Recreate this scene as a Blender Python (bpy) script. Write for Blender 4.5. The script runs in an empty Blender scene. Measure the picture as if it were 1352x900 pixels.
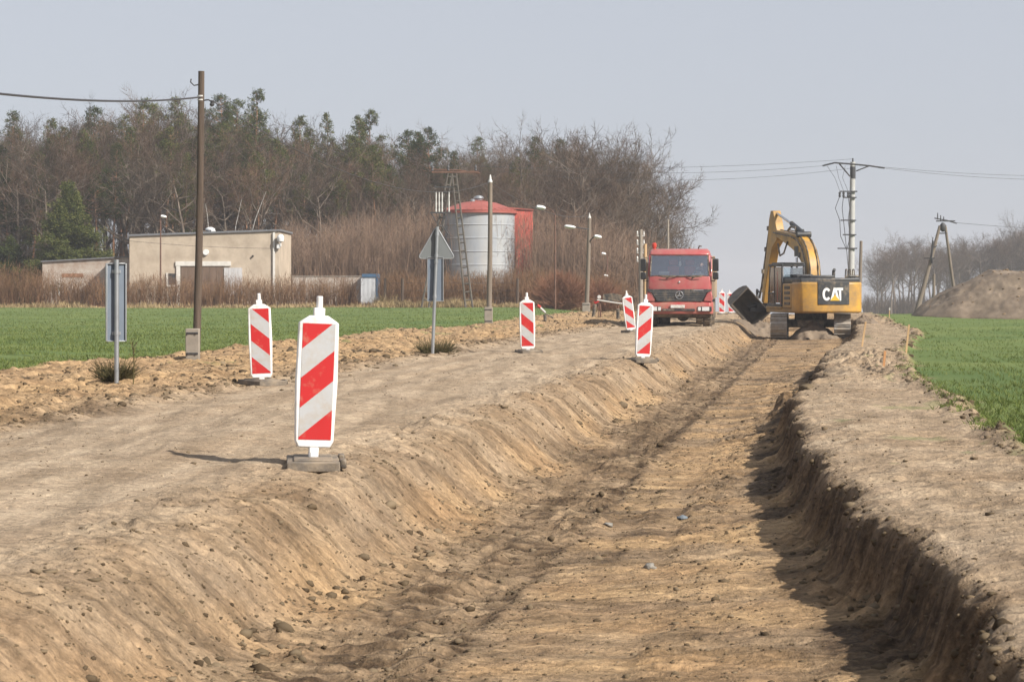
import bpy, bmesh, math, random
import numpy as np
from mathutils import Vector, Matrix

R = math.radians
scene = bpy.context.scene
COL = scene.collection
F = 3000.0            # focal length in photograph pixels
ZC = 1.37             # eye height above the road
SL = 0.14             # the road runs along (SL, 1)
rng = np.random.default_rng(7)
random.seed(7)

# ------------------------------------------------------------------ materials
def nt_new(name):
    m = bpy.data.materials.new(name); m.use_nodes = True
    nt = m.node_tree; nt.nodes.clear()
    return m, nt, nt.nodes, nt.links

def ramp(nodes, stops):
    r = nodes.new('ShaderNodeValToRGB')
    el = r.color_ramp.elements
    while len(el) < len(stops): el.new(0.5)
    for e, (p, c) in zip(el, stops):
        e.position = p; e.color = (*c, 1) if len(c) == 3 else c
    return r

def mixc(nodes, links, a, b, fac, mode='MIX'):
    n = nodes.new('ShaderNodeMix'); n.data_type = 'RGBA'; n.blend_type = mode
    for s, v in ((n.inputs[0], fac), (n.inputs[6], a), (n.inputs[7], b)):
        if hasattr(v, 'links') or hasattr(v, 'is_linked'): links.new(v, s)
        elif isinstance(v, (int, float)): s.default_value = v
        else: s.default_value = (*v, 1)
    return n.outputs[2]

def noise(nodes, links, scale, detail=4, rough=.55, vec=None, dist=0):
    n = nodes.new('ShaderNodeTexNoise')
    n.inputs['Scale'].default_value = scale; n.inputs['Detail'].default_value = detail
    n.inputs['Roughness'].default_value = rough; n.inputs['Distortion'].default_value = dist
    if vec is not None: links.new(vec, n.inputs['Vector'])
    return n.outputs['Fac']

ALB = .84
def M(name, col, rough=.6, metal=0.0, var=.18, vscale=4, bump=0., bscale=40, dirt=None, stretch=None, coat=0):
    """painted / solid surface with its own mottling, optional dirt (colour, amount, scale)"""
    col = tuple(c*ALB for c in col)
    if dirt: dirt = (tuple(c*ALB for c in dirt[0]),)+dirt[1:]
    m, nt, N, L = nt_new(name)
    out = N.new('ShaderNodeOutputMaterial'); b = N.new('ShaderNodeBsdfPrincipled')
    L.new(b.outputs[0], out.inputs[0])
    tc = N.new('ShaderNodeTexCoord'); vec = tc.outputs['Object']
    if stretch:
        mp = N.new('ShaderNodeMapping'); mp.inputs['Scale'].default_value = stretch
        L.new(vec, mp.inputs[0]); vec = mp.outputs[0]
    n1 = noise(N, L, vscale, 6, .6, vec)
    rp = ramp(N, [(.3, tuple(c*(1-var) for c in col)), (.7, tuple(min(1, c*(1+var)) for c in col))])
    L.new(n1, rp.inputs[0]); c = rp.outputs[0]
    if dirt:
        n2 = noise(N, L, dirt[2], 8, .7, vec)
        r2 = ramp(N, [(max(0, .62-dirt[1]*.5), (0,0,0)), (min(1, .95-dirt[1]*.4), (1,1,1))])
        L.new(n2, r2.inputs[0])
        c = mixc(N, L, c, dirt[0], r2.outputs[0])
    L.new(c, b.inputs['Base Color'])
    b.inputs['Roughness'].default_value = rough; b.inputs['Metallic'].default_value = metal
    b.inputs['Coat Weight'].default_value = coat
    if bump:
        n3 = noise(N, L, bscale, 6, .65, vec)
        bp = N.new('ShaderNodeBump'); bp.inputs['Strength'].default_value = bump; bp.inputs['Distance'].default_value = .02
        L.new(n3, bp.inputs['Height']); L.new(bp.outputs[0], b.inputs['Normal'])
    return m

def LEAF(name, cols, rough=.8, bright=None, trans=0):
    """many small faces: every loose piece takes one of a few colours"""
    cols = [tuple(c*ALB for c in q) for q in cols]
    m, nt, N, L = nt_new(name)
    out = N.new('ShaderNodeOutputMaterial'); b = N.new('ShaderNodeBsdfDiffuse')
    g = N.new('ShaderNodeNewGeometry')
    k = len(cols)
    rp = ramp(N, [(i/(k-1) if k > 1 else 0, c) for i, c in enumerate(cols)])
    L.new(g.outputs['Random Per Island'], rp.inputs[0]); c = rp.outputs[0]
    tc = N.new('ShaderNodeTexCoord')
    oi = N.new('ShaderNodeObjectInfo')
    n1 = noise(N, L, .8, 3, .5, tc.outputs['Object'])
    r1 = ramp(N, [(.3, (.72,.72,.72)), (.7, (1.22,1.22,1.22))]); L.new(n1, r1.inputs[0])
    c = mixc(N, L, c, r1.outputs[0], 1.0, 'MULTIPLY')
    r2 = ramp(N, [(0, (.60,.64,.66)), (.5, (1.0,.96,.92)), (1, (1.42,1.26,1.14))]); L.new(oi.outputs['Random'], r2.inputs[0])
    c = mixc(N, L, c, r2.outputs[0], 1.0, 'MULTIPLY')
    L.new(c, b.inputs[0])
    if trans:
        t = N.new('ShaderNodeBsdfTranslucent'); L.new(c, t.inputs[0])
        mx = N.new('ShaderNodeMixShader'); mx.inputs[0].default_value = trans
        L.new(b.outputs[0], mx.inputs[1]); L.new(t.outputs[0], mx.inputs[2]); L.new(mx.outputs[0], out.inputs[0])
    else:
        L.new(b.outputs[0], out.inputs[0])
    return m

def GLASS(name, tint=(.55,.62,.66), fac=.62):
    m, nt, N, L = nt_new(name)
    out = N.new('ShaderNodeOutputMaterial')
    t = N.new('ShaderNodeBsdfTransparent'); t.inputs[0].default_value = (*tint, 1)
    g = N.new('ShaderNodeBsdfGlossy'); g.inputs['Roughness'].default_value = .04; g.inputs[0].default_value = (.9,.93,1,1)
    fr = N.new('ShaderNodeFresnel'); fr.inputs[0].default_value = 1.5
    ad = N.new('ShaderNodeMath'); ad.operation = 'ADD'; ad.inputs[1].default_value = 1-fac-.3
    L.new(fr.outputs[0], ad.inputs[0])
    mx = N.new('ShaderNodeMixShader'); L.new(ad.outputs[0], mx.inputs[0])
    L.new(t.outputs[0], mx.inputs[1]); L.new(g.outputs[0], mx.inputs[2]); L.new(mx.outputs[0], out.inputs[0])
    return m

DUST = (.40, .31, .21)
# ------------------------------------------------------------------ mesh helpers
class MB:
    def __init__(s): s.v = []; s.f = []; s.m = []
    def add(s, vs, fs, mi=0):
        o = len(s.v); s.v += [tuple(p) for p in vs]
        for f in fs: s.f.append(tuple(i+o for i in f)); s.m.append(mi)
        return s
    def box(s, c, d, mi=0, rot=None):
        hx, hy, hz = d[0]/2, d[1]/2, d[2]/2
        vs = [Vector((x,y,z)) for x in (-hx,hx) for y in (-hy,hy) for z in (-hz,hz)]
        if rot is not None: vs = [rot @ p for p in vs]
        c = Vector(c)
        return s.add([p+c for p in vs], [(0,1,3,2),(4,6,7,5),(0,4,5,1),(2,3,7,6),(0,2,6,4),(1,5,7,3)], mi)
    def b2(s, x0,x1,y0,y1,z0,z1, mi=0):
        return s.box(((x0+x1)/2,(y0+y1)/2,(z0+z1)/2), (x1-x0,y1-y0,z1-z0), mi)
    def path(s, pts, r, n=8, mi=0, caps=True):
        pts = [Vector(p) for p in pts]; k = len(pts)
        rs = r if isinstance(r, (list, tuple)) else [r]*k
        d0 = (pts[1]-pts[0]).normalized()
        a = d0.orthogonal().normalized(); rings = []
        for i, p in enumerate(pts):
            d = (pts[min(i+1,k-1)]-pts[max(i-1,0)]).normalized()
            a = (a - d*a.dot(d)).normalized(); b = d.cross(a)
            rings.append([p+(a*math.cos(2*math.pi*j/n)+b*math.sin(2*math.pi*j/n))*rs[i] for j in range(n)])
        vs = [q for ring in rings for q in ring]; fs = []
        for i in range(k-1):
            for j in range(n):
                fs.append((i*n+j, i*n+(j+1)%n, (i+1)*n+(j+1)%n, (i+1)*n+j))
        if caps: fs += [tuple(range(n))[::-1], tuple((k-1)*n+j for j in range(n))]
        return s.add(vs, fs, mi)
    def tube(s, p0, p1, r0, r1=None, n=10, mi=0):
        return s.path([p0, p1], [r0, r0 if r1 is None else r1], n, mi)
    def prism(s, poly, axis, a0, a1, mi=0):
        k = len(poly)
        def P(q, a): return {'x': (a,q[0],q[1]), 'y': (q[0],a,q[1]), 'z': (q[0],q[1],a)}[axis]
        vs = [P(q,a0) for q in poly]+[P(q,a1) for q in poly]
        fs = [tuple(range(k))[::-1], tuple(range(k,2*k))]+[(i,(i+1)%k,k+(i+1)%k,k+i) for i in range(k)]
        return s.add(vs, fs, mi)
    def lathe(s, prof, c=(0,0,0), n=24, mi=0, axis='z'):
        vs = []; k = len(prof); fs = []
        for (r, h) in prof:
            for j in range(n):
                t = 2*math.pi*j/n; x, y = r*math.cos(t), r*math.sin(t)
                p = {'z': (x,y,h), 'y': (x,h,y), 'x': (h,x,y)}[axis]
                vs.append((p[0]+c[0], p[1]+c[1], p[2]+c[2]))
        for i in range(k-1):
            for j in range(n): fs.append((i*n+j, i*n+(j+1)%n, (i+1)*n+(j+1)%n, (i+1)*n+j))
        fs += [tuple(range(n))[::-1], tuple((k-1)*n+j for j in range(n))]
        return s.add(vs, fs, mi)
    def xf(s, m, start=0):
        s.v[start:] = [tuple(m @ Vector(p)) for p in s.v[start:]]; return s
    def build(s, name, mats, parent=None, smooth=True, bevel=0, loc=(0,0,0), rot=(0,0,0), seg=2):
        me = bpy.data.meshes.new(name); me.from_pydata(s.v, [], s.f)
        mats = mats if isinstance(mats, (list, tuple)) else [mats]
        for m in mats: me.materials.append(m)
        me.polygons.foreach_set('material_index', s.m)
        bm = bmesh.new(); bm.from_mesh(me); bmesh.ops.recalc_face_normals(bm, faces=bm.faces); bm.to_mesh(me); bm.free()
        if smooth:
            me.polygons.foreach_set('use_smooth', [True]*len(me.polygons)); me.set_sharp_from_angle(angle=R(38))
        o = bpy.data.objects.new(name, me); COL.objects.link(o)
        o.location = loc; o.rotation_euler = rot
        if parent: o.parent = parent
        if bevel:
            b = o.modifiers.new('edge', 'BEVEL'); b.width = bevel; b.segments = seg; b.limit_method = 'ANGLE'; b.angle_limit = R(40)
            b.harden_normals = False
        return o

def npmesh(name, V, Fs, mats, mi=None, smooth=False, parent=None):
    V = np.asarray(V, np.float32).reshape(-1,3)
    if not isinstance(Fs, list): Fs = [Fs]
    Fs = [np.asarray(f, np.int32) for f in Fs if len(f)]
    me = bpy.data.meshes.new(name)
    nl = sum(f.size for f in Fs); nf = sum(len(f) for f in Fs)
    me.vertices.add(len(V)); me.vertices.foreach_set('co', V.ravel())
    me.loops.add(nl); me.polygons.add(nf)
    me.loops.foreach_set('vertex_index', np.concatenate([f.ravel() for f in Fs]))
    tot = np.concatenate([np.full(len(f), f.shape[1], np.int32) for f in Fs])
    me.polygons.foreach_set('loop_start', np.concatenate([[0], np.cumsum(tot)[:-1]]).astype(np.int32))
    for m in (mats if isinstance(mats, (list,tuple)) else [mats]): me.materials.append(m)
    if mi is not None: me.polygons.foreach_set('material_index', np.asarray(mi, np.int32))
    if smooth: me.polygons.foreach_set('use_smooth', np.ones(nf, bool))
    me.update(calc_edges=True); me.validate()
    o = bpy.data.objects.new(name, me); COL.objects.link(o)
    if parent: o.parent = parent
    return o

def tubes(P0, P1, R0, R1, n=3):
    P0 = np.asarray(P0, float).reshape(-1,3); P1 = np.asarray(P1, float).reshape(-1,3)
    R0 = np.broadcast_to(np.asarray(R0, float), len(P0)); R1 = np.broadcast_to(np.asarray(R1, float), len(P0))
    d = P1-P0; d /= np.linalg.norm(d, axis=1, keepdims=True)+1e-9
    ref = np.where(np.abs(d[:,2:3]) < .9, [[0,0,1.]], [[1.,0,0]])
    a = np.cross(d, ref); a /= np.linalg.norm(a, axis=1, keepdims=True)+1e-9
    b = np.cross(d, a)
    t = np.arange(n)*2*np.pi/n
    ring = a[:,None,:]*np.cos(t)[None,:,None]+b[:,None,:]*np.sin(t)[None,:,None]
    V = np.stack([P0[:,None]+ring*R0[:,None,None], P1[:,None]+ring*R1[:,None,None]], 1).reshape(-1,3)
    base = (np.arange(len(P0))*2*n)[:,None]
    q = np.array([[k,(k+1)%n,n+(k+1)%n,n+k] for k in range(n)])
    Fq = (base[:,None]+q[None]).reshape(-1,4)
    return V, Fq

def thing(name, label, cat, loc=(0,0,0), rz=0, group=None):
    o = bpy.data.objects.new(name, None); COL.objects.link(o)
    o.empty_display_size = .3; o.location = loc; o.rotation_euler = (0,0,rz)
    o['label'] = label; o['category'] = cat
    if group: o['group'] = group
    return o
def tag(o, label, cat=None, group=None, kind=None):
    o['label'] = label
    if cat: o['category'] = cat
    if group: o['group'] = group
    if kind: o['kind'] = kind
    return o
def kids(o): return [c for c in COL.objects if c.parent == o]
TREEKIDS = {}
def copy_tree(src, name=None):
    c = src.copy(); COL.objects.link(c)
    if src not in TREEKIDS: TREEKIDS[src] = kids(src)
    for ch in TREEKIDS[src]:
        d = copy_tree(ch); d.parent = c
    return c

# ------------------------------------------------------------------ noise (numpy value noise)
def vnoise(x, y, seed=0):
    xi = np.floor(x).astype(np.int64); yi = np.floor(y).astype(np.int64)
    xf = x-xi; yf = y-yi
    u = xf*xf*xf*(xf*(xf*6-15)+10); v = yf*yf*yf*(yf*(yf*6-15)+10)
    def h(a, b):
        n = (a*374761393+b*668265263+seed*1274126177) & 0xffffffff
        n = ((n ^ (n >> 13))*1274126177) & 0xffffffff
        n = ((n ^ (n >> 16))*2246822519) & 0xffffffff
        return ((n ^ (n >> 15)) & 0xffffff)/float(0xffffff)
    return ((h(xi,yi)*(1-u)+h(xi+1,yi)*u)*(1-v)+(h(xi,yi+1)*(1-u)+h(xi+1,yi+1)*u)*v)*2-1
def fbm(x, y, oct=4, seed=0, gain=.5):
    s = 0; a = 1; t = 0
    for i in range(oct):
        s = s+a*vnoise(x*2**i+i*17.3, y*2**i-i*9.1, seed+i); t += a; a *= gain
    return s/t
def sstep(a, b, x):
    t = np.clip((x-a)/(b-a), 0, 1); return t*t*(3-2*t)

# ------------------------------------------------------------------ the ground
ER_Y = [0, 6, 8, 9.5, 11.3, 13, 15.7, 20, 25, 31, 33.5, 45, 52, 58, 70, 95, 110, 2000]
ER_U = [.7, .72, .68, .62, .52, .30, .03, -.25, -.44, -.46, -.2, -.16, .1, .5, .85, .9, .6, .1]
def edge_right(Y):
    e = np.interp(Y, ER_Y, ER_U)
    return e + .14*fbm(Y*1.1, Y*0+3.3, 3, 11) + .09*fbm(Y*4, Y*0, 3, 12)
def edge_left(Y): return .10*fbm(Y*.45, Y*0+8, 3, 21)
GR_Y = [0, 14, 18, 33, 45, 58, 62, 70, 95, 110, 2000]
GR_U = [0, .05, -.2, -.45, -.35, .45, .75, .85, .6, .3, 0]
def warp(c, Y):
    wr = np.interp(c, [-1.6, -.35, .7, 1.5], [0, 1, 1, 0])
    wl = np.interp(c, [-4.6, -3.75, -2.9, -2.3], [0, 1, 1, 0])
    wg = np.interp(c, [.7, 1.5, 1.9, 2.8], [0, 1, 1, 0])
    wf = np.interp(c, [-16, -13.2, -12.2, -9], [0, 1, 1, 0])
    return (edge_right(Y)*wr + edge_left(Y)*wl + wg*(np.interp(Y, GR_Y, GR_U)+.22*fbm(Y*.5, Y*0+5, 4, 23))
            + wf*(.5*fbm(Y*.22, Y*0+1, 4, 24)))
def c_of(X, Y):
    u = X-SL*Y; c = u.copy() if hasattr(u,'copy') else np.array(u, float)
    for _ in range(4): c = u-warp(c, Y)
    return c
PR_C = [-900,-16,-13.2,-12.5,-11.8,-11,-10,-9.2,-8.4,-7.6,-6.6,-5.4,-4.4,-3.85,-3.66,-3.5,-3.36,-3.2,-3.06,-2.9,-2.5,-1.3,-.20,-.13,-.06,.0,.05,.14,.5,1.2,1.55,1.7,1.85,900]
PR_Z = [0, 0, 0, 0.02, 0.07, 0.04, 0.03, 0.05, 0.02, 0, 0.02, 0.03, 0.01, -0.01, -0.05, -0.13, -0.26, -0.42, -0.53, -0.58, -0.6, -0.57, -0.47, -0.45, -0.36, -0.17, -0.05, 0, 0.03, 0.03, 0.04, 0.08, 0.0, 0]
def drop(c, Y):
    Y0 = 106+(178-106)*(1-sstep(-24,-13,c))
    t = np.maximum(Y-Y0, 0)
    z = -.0138*t*t/(t+14)
    return z-.08*np.exp(-((Y-82)/12)**2)
def band(c, a, b, s=.15): return sstep(a-s, a+s, c)*(1-sstep(b-s, b+s, c))
def ground_z(c, Y, fine=True):
    c = np.asarray(c, float); Y = np.asarray(Y, float)
    z = np.interp(c, PR_C, PR_Z)+drop(c, Y)
    near = 1.0
    m = band(c,-7.7,-3.9,.3)                      # running lane
    z = z+m*(.02*fbm(c*.9,Y*.35,3,31)+.022*fbm(c*3.2,Y*.22,3,32)+.014*fbm(c*9,Y*7,3,33,.7))
    z = z-m*.022*(np.exp(-((c+6.35)/.22)**2)+np.exp(-((c+4.75)/.2)**2))
    m = band(c,-12.9,-7.7,.35)                    # rough verge
    z = z+m*(.13*fbm(c*.8,Y*.5,3,41)+.11*np.abs(fbm(c*2.4,Y*1.9,3,42))+.075*fbm(c*7,Y*5,3,43,.7))
    m = band(c,-4.3,-2.75,.22)                    # cut bank, teeth marks running down it
    z = z+m*(.04*fbm(c*1.6,Y*.9,3,51)+.009*fbm(c*1.3+Y*.6,Y*6.5,3,52)+.038*fbm(c*8,Y*7,3,53,.7)+.07*np.maximum(fbm(c*4+Y*1.5,Y*3,3,54)-.2,0)-.06*np.maximum(fbm(c*3,Y*4,3,55)-.3,0))
    m = band(c,-2.9,-.2,.15)                      # graded floor
    z = z+m*(.025*fbm(c*.8,Y*.6,3,61)+.012*fbm(c*.9,Y*3.6,3,62)+.020*fbm(c*3.5,Y*.5,3,162)+.020*fbm(c*9,Y*6,3,63,.7))
    z = z+band(c,-2.95,-.1,.2)*sstep(90,95,Y)*(.50+.12*fbm(c*1.5,Y*.9,3,163))
    tr = band(c,-2.75,-2.0,.06)                   # crawler prints
    pr = sstep(-.25,.2,np.sin(Y*2*np.pi/.19+.7*fbm(c*3,Y*2,2,64)))
    z = z+tr*(.065*pr*(.25+.75*sstep(-.2,.4,fbm(c*2,Y*.8,2,65)))-.03+.035*fbm(c*7,Y*5,3,66))
    cw_ = c+.10*fbm(Y*.5,Y*0,3,167)
    z = z+.045*(np.exp(-((cw_+1.92)/.08)**2)+.8*np.exp(-((cw_+2.85)/.10)**2)+.6*np.exp(-((cw_+2.35)/.09)**2))*np.maximum(.25+1.2*fbm(c*5,Y*2.2,3,67),0)
    tr = band(c,-1.15,-.55,.06)
    z = z+tr*(.026*pr*(.2+.8*sstep(-.2,.3,fbm(c*2,Y*.6,2,168)))+.022*fbm(c*8,Y*6,3,68)-.004)
    m = band(c,-.25,.06,.06)
    z = z+m*(.08*fbm(c*3,Y*5,3,71)+.05*fbm(c*9,Y*9,2,72))
    z = z+.26*np.exp(-((c+.28)/.28)**2-((Y-32.3)/1.1)**2)*(1+.8*fbm(c*5,Y*4,3,173))+.16*band(c,.2,1.5,.3)*np.exp(-((Y-40)/7)**2)*np.abs(fbm(c*2.5,Y*2,4,174,.65))*1.6
    m = band(c,.02,1.75,.1)                       # bare berm
    z = z+m*(.04*fbm(c*1.6,Y*1.2,3,81)+.022*fbm(c*2,Y*6,3,82)+.024*fbm(c*9,Y*8,3,83,.7))
    z = z+band(c,1.4,1.85,.1)*.07*np.maximum(fbm(c*3,Y*2.2,3,84),-.2)
    m = 1-band(c,-12.8,1.75,.3)
    z = z+m*(.025*fbm(c*1.2,Y*1.0,2,91)+.05*fbm(c*.1,Y*.06,2,92))
    return z
def gz(X, Y):
    X = np.asarray(X, float).reshape(-1); Y = np.asarray(Y, float).reshape(-1)
    return ground_z(c_of(X, Y), Y)
def g1(X, Y): return float(gz([X],[Y])[0])
def at(px, ppm):                                  # a spot on the ground seen at column px, at the scale ppm
    X = (px-676)/ppm; Y = F/ppm
    return X, Y, g1(X, Y)
def W(px, py, Y): return Vector(((px-676)*Y/F, Y, ZC-(py-378)*Y/F))

cc = [np.arange(-4.7,-2.6,.022), np.arange(-2.6,-.3,.03), np.arange(-.3,.25,.018), np.arange(.25,2.0,.035)]
lft = np.arange(-12.9,-4.7,.042)
s = .05; x = 2.0; rt = []
while x < 800: rt.append(x); x += s; s *= 1.09
s = .05; x = -12.9; lf = []
while x > -800: x -= s; s *= 1.09; lf.append(x)
CC = np.unique(np.concatenate([np.array(lf), lft]+cc+[np.array(rt)]))
rows = [np.array([-40,-25,-14,-8,-4,-1,1,2.5,3.5,4.3,5])]
YY = [5.4]
while YY[-1] < 116: YY.append(YY[-1]*1.0031)
yy = YY[-1]; st = .8
while yy < 2400: yy += st; st *= 1.09; YY.append(yy)
YY = np.concatenate(rows+[np.array(YY)])
Cg, Yg = np.meshgrid(CC, YY)
Zg = ground_z(Cg, Yg)
Xg = Cg+warp(Cg, Yg)+SL*Yg
Pg = np.stack([Xg, Yg, Zg], -1)
du = np.gradient(Pg, axis=1); dv = np.gradient(Pg, axis=0)
Ng = np.cross(du, dv); Ng /= np.linalg.norm(Ng, axis=-1, keepdims=True)
# soil colour masks, per vertex: crop / pale packed dirt / damp dark plus painted shade / ochre sand
green = np.clip(sstep(1.62,1.95,Cg+.25*fbm(Cg*1.5,Yg*1.2,3,101))+1-sstep(-13.1,-12.5,Cg+.5*fbm(Cg*1.1,Yg*.7,3,102)),0,1)
green = np.maximum(green, .5*sstep(.45,.6,fbm(Cg*1.3,Yg*.8,3,103))*band(Cg,-12.5,-9.5,.4))
green = np.maximum(green, .4*sstep(.52,.65,fbm(Cg*2.3,Yg*1.1,3,104))*band(Cg,.3,1.7,.2))
green = np.where((Cg < -14) & (Yg > 148), 0, green)      # wood floor: leaf litter
pale = band(Cg,-7.8,-4.0,.35)*(.95+.55*fbm(Cg*2.5,Yg*.16,4,111)) + band(Cg,.08,1.7,.15)*(.62+.5*fbm(Cg*.9,Yg*1.5,3,112)) \
     + band(Cg,-4.1,-3.2,.2)*(.15+.6*fbm(Cg*1.5,Yg*1.2,3,113))
damp_shade = band(Cg,-2.95,-1.85,.12)*(.22+.55*fbm(Cg*3.0,Yg*.5,5,121,.7)) + .75*(np.exp(-((Cg+2.02+.06*fbm(Yg*.6,Yg*0,3,221))/.07)**2)+.6*np.exp(-((Cg+2.5+.08*fbm(Yg*.5,Yg*0+4,3,223))/.08)**2))*(.6+.7*fbm(Cg*6,Yg*2.2,4,224)) + band(Cg,-1.9,-.1,.1)*(.10+.75*fbm(Cg*.55,Yg*1.6,5,122,.65)+.55*fbm(Cg*4,Yg*.35,4,222,.6)) \
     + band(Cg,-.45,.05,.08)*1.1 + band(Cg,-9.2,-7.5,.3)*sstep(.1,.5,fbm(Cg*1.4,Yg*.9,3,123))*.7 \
     + band(Cg,-3.6,-2.9,.15)*sstep(.0,.5,fbm(Cg*2,Yg*1.6,3,124))*.5  # shade of the right wall and its foot is painted into this mask too
ochre = .7*band(Cg,-3.3,-2.8,.14)*sstep(-.1,.45,fbm(Cg*1.2,Yg*.5,4,131)) + band(Cg,-12.9,-8.3,.4)*(.7+.5*fbm(Cg*.7,Yg*.4,3,132)) \
     + band(Cg,-1.9,-.1,.12)*sstep(-.4,.45,fbm(Cg*.7,Yg*1.4,4,133))*.9 + (np.abs(Cg) < 40)*(Yg > 88)*band(Cg,-9,1.5,.5)*.2
prg = sstep(-.1,.35,-np.sin(Yg*2*np.pi/.19+.7*fbm(Cg*3,Yg*2,2,64)))
damp_shade = damp_shade + (band(Cg,-2.8,-1.95,.06)*sstep(-.35,.15,fbm(Cg*2.2,Yg*.7,3,65))*.95 + band(Cg,-1.15,-.55,.06)*sstep(-.1,.3,fbm(Cg*2,Yg*.6,2,168))*.5)*prg*(.55+.45*fbm(Cg*8,Yg*3,3,169))*1.3  # groove shade of the crawler prints, painted in as darker soil
damp_shade = damp_shade + .5*band(Cg,-2.9,-.1,.1)*sstep(.12,.4,fbm(Cg*1.1,Yg*4.5,4,170,.6))
wood = ((Cg < -14) & (Yg > 148))*1.0
ZONE = np.clip(np.stack([green, pale, damp_shade, ochre], -1), 0, 1)

def soil_material():
    m, nt, N, L = nt_new('soil')
    out = N.new('ShaderNodeOutputMaterial'); b = N.new('ShaderNodeBsdfPrincipled'); L.new(b.outputs[0], out.inputs[0])
    tc = N.new('ShaderNodeTexCoord'); vec = tc.outputs['Object']
    at_ = N.new('ShaderNodeAttribute'); at_.attribute_name = 'zone'
    sp = N.new('ShaderNodeSeparateColor'); L.new(at_.outputs['Color'], sp.inputs[0])
    n1 = noise(N, L, 1.3, 8, .62, vec); n2 = noise(N, L, 16, 6, .65, vec); n3 = noise(N, L, 70, 4, .6, vec)
    def two(a, b_, fac, lo=.35, hi=.65):
        r = ramp(N, [(lo, a), (hi, b_)]); L.new(fac, r.inputs[0]); return r.outputs[0]
    c = two((.238,.170,.110), (.345,.262,.176), n1)
    c = mixc(N, L, c, two((.335,.262,.188), (.43,.348,.255), n1), sp.outputs[1])
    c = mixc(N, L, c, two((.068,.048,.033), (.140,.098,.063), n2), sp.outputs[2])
    c = mixc(N, L, c, two((.335,.225,.128), (.445,.315,.18), n1), at_.outputs['Alpha'])
    # crumbs and pebbles in the colour
    g = two((.62,.62,.62), (1.26,1.25,1.23), n2, .3, .72); c = mixc(N, L, c, g, .8, 'MULTIPLY')
    vo = N.new('ShaderNodeTexVoronoi'); vo.inputs['Scale'].default_value = 26; L.new(vec, vo.inputs['Vector'])
    peb = two((1.2,1.18,1.15), (.86,.86,.86), vo.outputs['Distance'], .08, .5); c = mixc(N, L, c, peb, .6, 'MULTIPLY')
    mp = N.new('ShaderNodeMapping'); mp.inputs['Scale'].default_value = (1.3,6.5,2); L.new(vec, mp.inputs[0])
    nst = noise(N, L, 1.0, 7, .68, mp.outputs[0], .4)      # blade and tooth scrapes running across the cut
    sc = two((.58,.56,.54), (1.25,1.22,1.18), nst, .34, .64)
    mp3 = N.new('ShaderNodeMapping'); mp3.inputs['Scale'].default_value = (3.2,17,3); L.new(vec, mp3.inputs[0])
    nf = noise(N, L, 1.0, 5, .65, mp3.outputs[0], .3); c = mixc(N, L, c, two((.60,.58,.56), (1.12,1.11,1.10), nf, .34, .5), .65, 'MULTIPLY')
    inv = N.new('ShaderNodeMath'); inv.operation = 'SUBTRACT'; inv.inputs[0].default_value = 1; inv.use_clamp = True; L.new(sp.outputs[1], inv.inputs[1])
    c = mixc(N, L, c, sc, inv.outputs[0], 'MULTIPLY')
    mp2 = N.new('ShaderNodeMapping'); mp2.inputs['Rotation'].default_value = (0,0,math.atan(SL)); mp2.inputs['Scale'].default_value = (3.2,.35,1); L.new(vec, mp2.inputs[0])
    ns2 = noise(N, L, 1.0, 6, .62, mp2.outputs[0], .3)     # wheel streaks along the lane
    c = mixc(N, L, c, two((.66,.64,.62), (1.14,1.13,1.12), ns2, .34, .62), sp.outputs[1], 'MULTIPLY')
    g = two((.75,.75,.75), (1.15,1.15,1.15), n3, .3, .7); c = mixc(N, L, c, g, .7, 'MULTIPLY')
    # crop colour; seen at a low angle it closes over the soil
    gr = two((.090,.128,.042), (.142,.182,.066), n2, .25, .75)
    n4 = noise(N, L, .22, 4, .6, vec); gr = mixc(N, L, gr, two((.75,.85,.8), (1.22,1.15,1.1), n4), 1.0, 'MULTIPLY')
    c = mixc(N, L, c, gr, sp.outputs[0])
    L.new(c, b.inputs['Base Color'])
    b.inputs['Roughness'].default_value = .95; b.inputs['Specular IOR Level'].default_value = .12
    h = N.new('ShaderNodeMath'); h.operation = 'MULTIPLY_ADD'; h.inputs[1].default_value = .35
    L.new(n3, h.inputs[0]); L.new(n2, h.inputs[2])
    h2 = N.new('ShaderNodeMath'); h2.operation = 'MULTIPLY_ADD'; h2.inputs[1].default_value = -.14; L.new(vo.outputs['Distance'], h2.inputs[0]); L.new(h.outputs[0], h2.inputs[2]); h = h2
    h3 = N.new('ShaderNodeMath'); h3.operation = 'MULTIPLY_ADD'; h3.inputs[1].default_value = .55; L.new(nst, h3.inputs[0]); L.new(h.outputs[0], h3.inputs[2]); h = h3
    bp = N.new('ShaderNodeBump'); bp.inputs['Strength'].default_value = .85; bp.inputs['Distance'].default_value = .035
    L.new(h.outputs[0], bp.inputs['Height']); L.new(bp.outputs[0], b.inputs['Normal'])
    return m
SOIL = soil_material()

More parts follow.
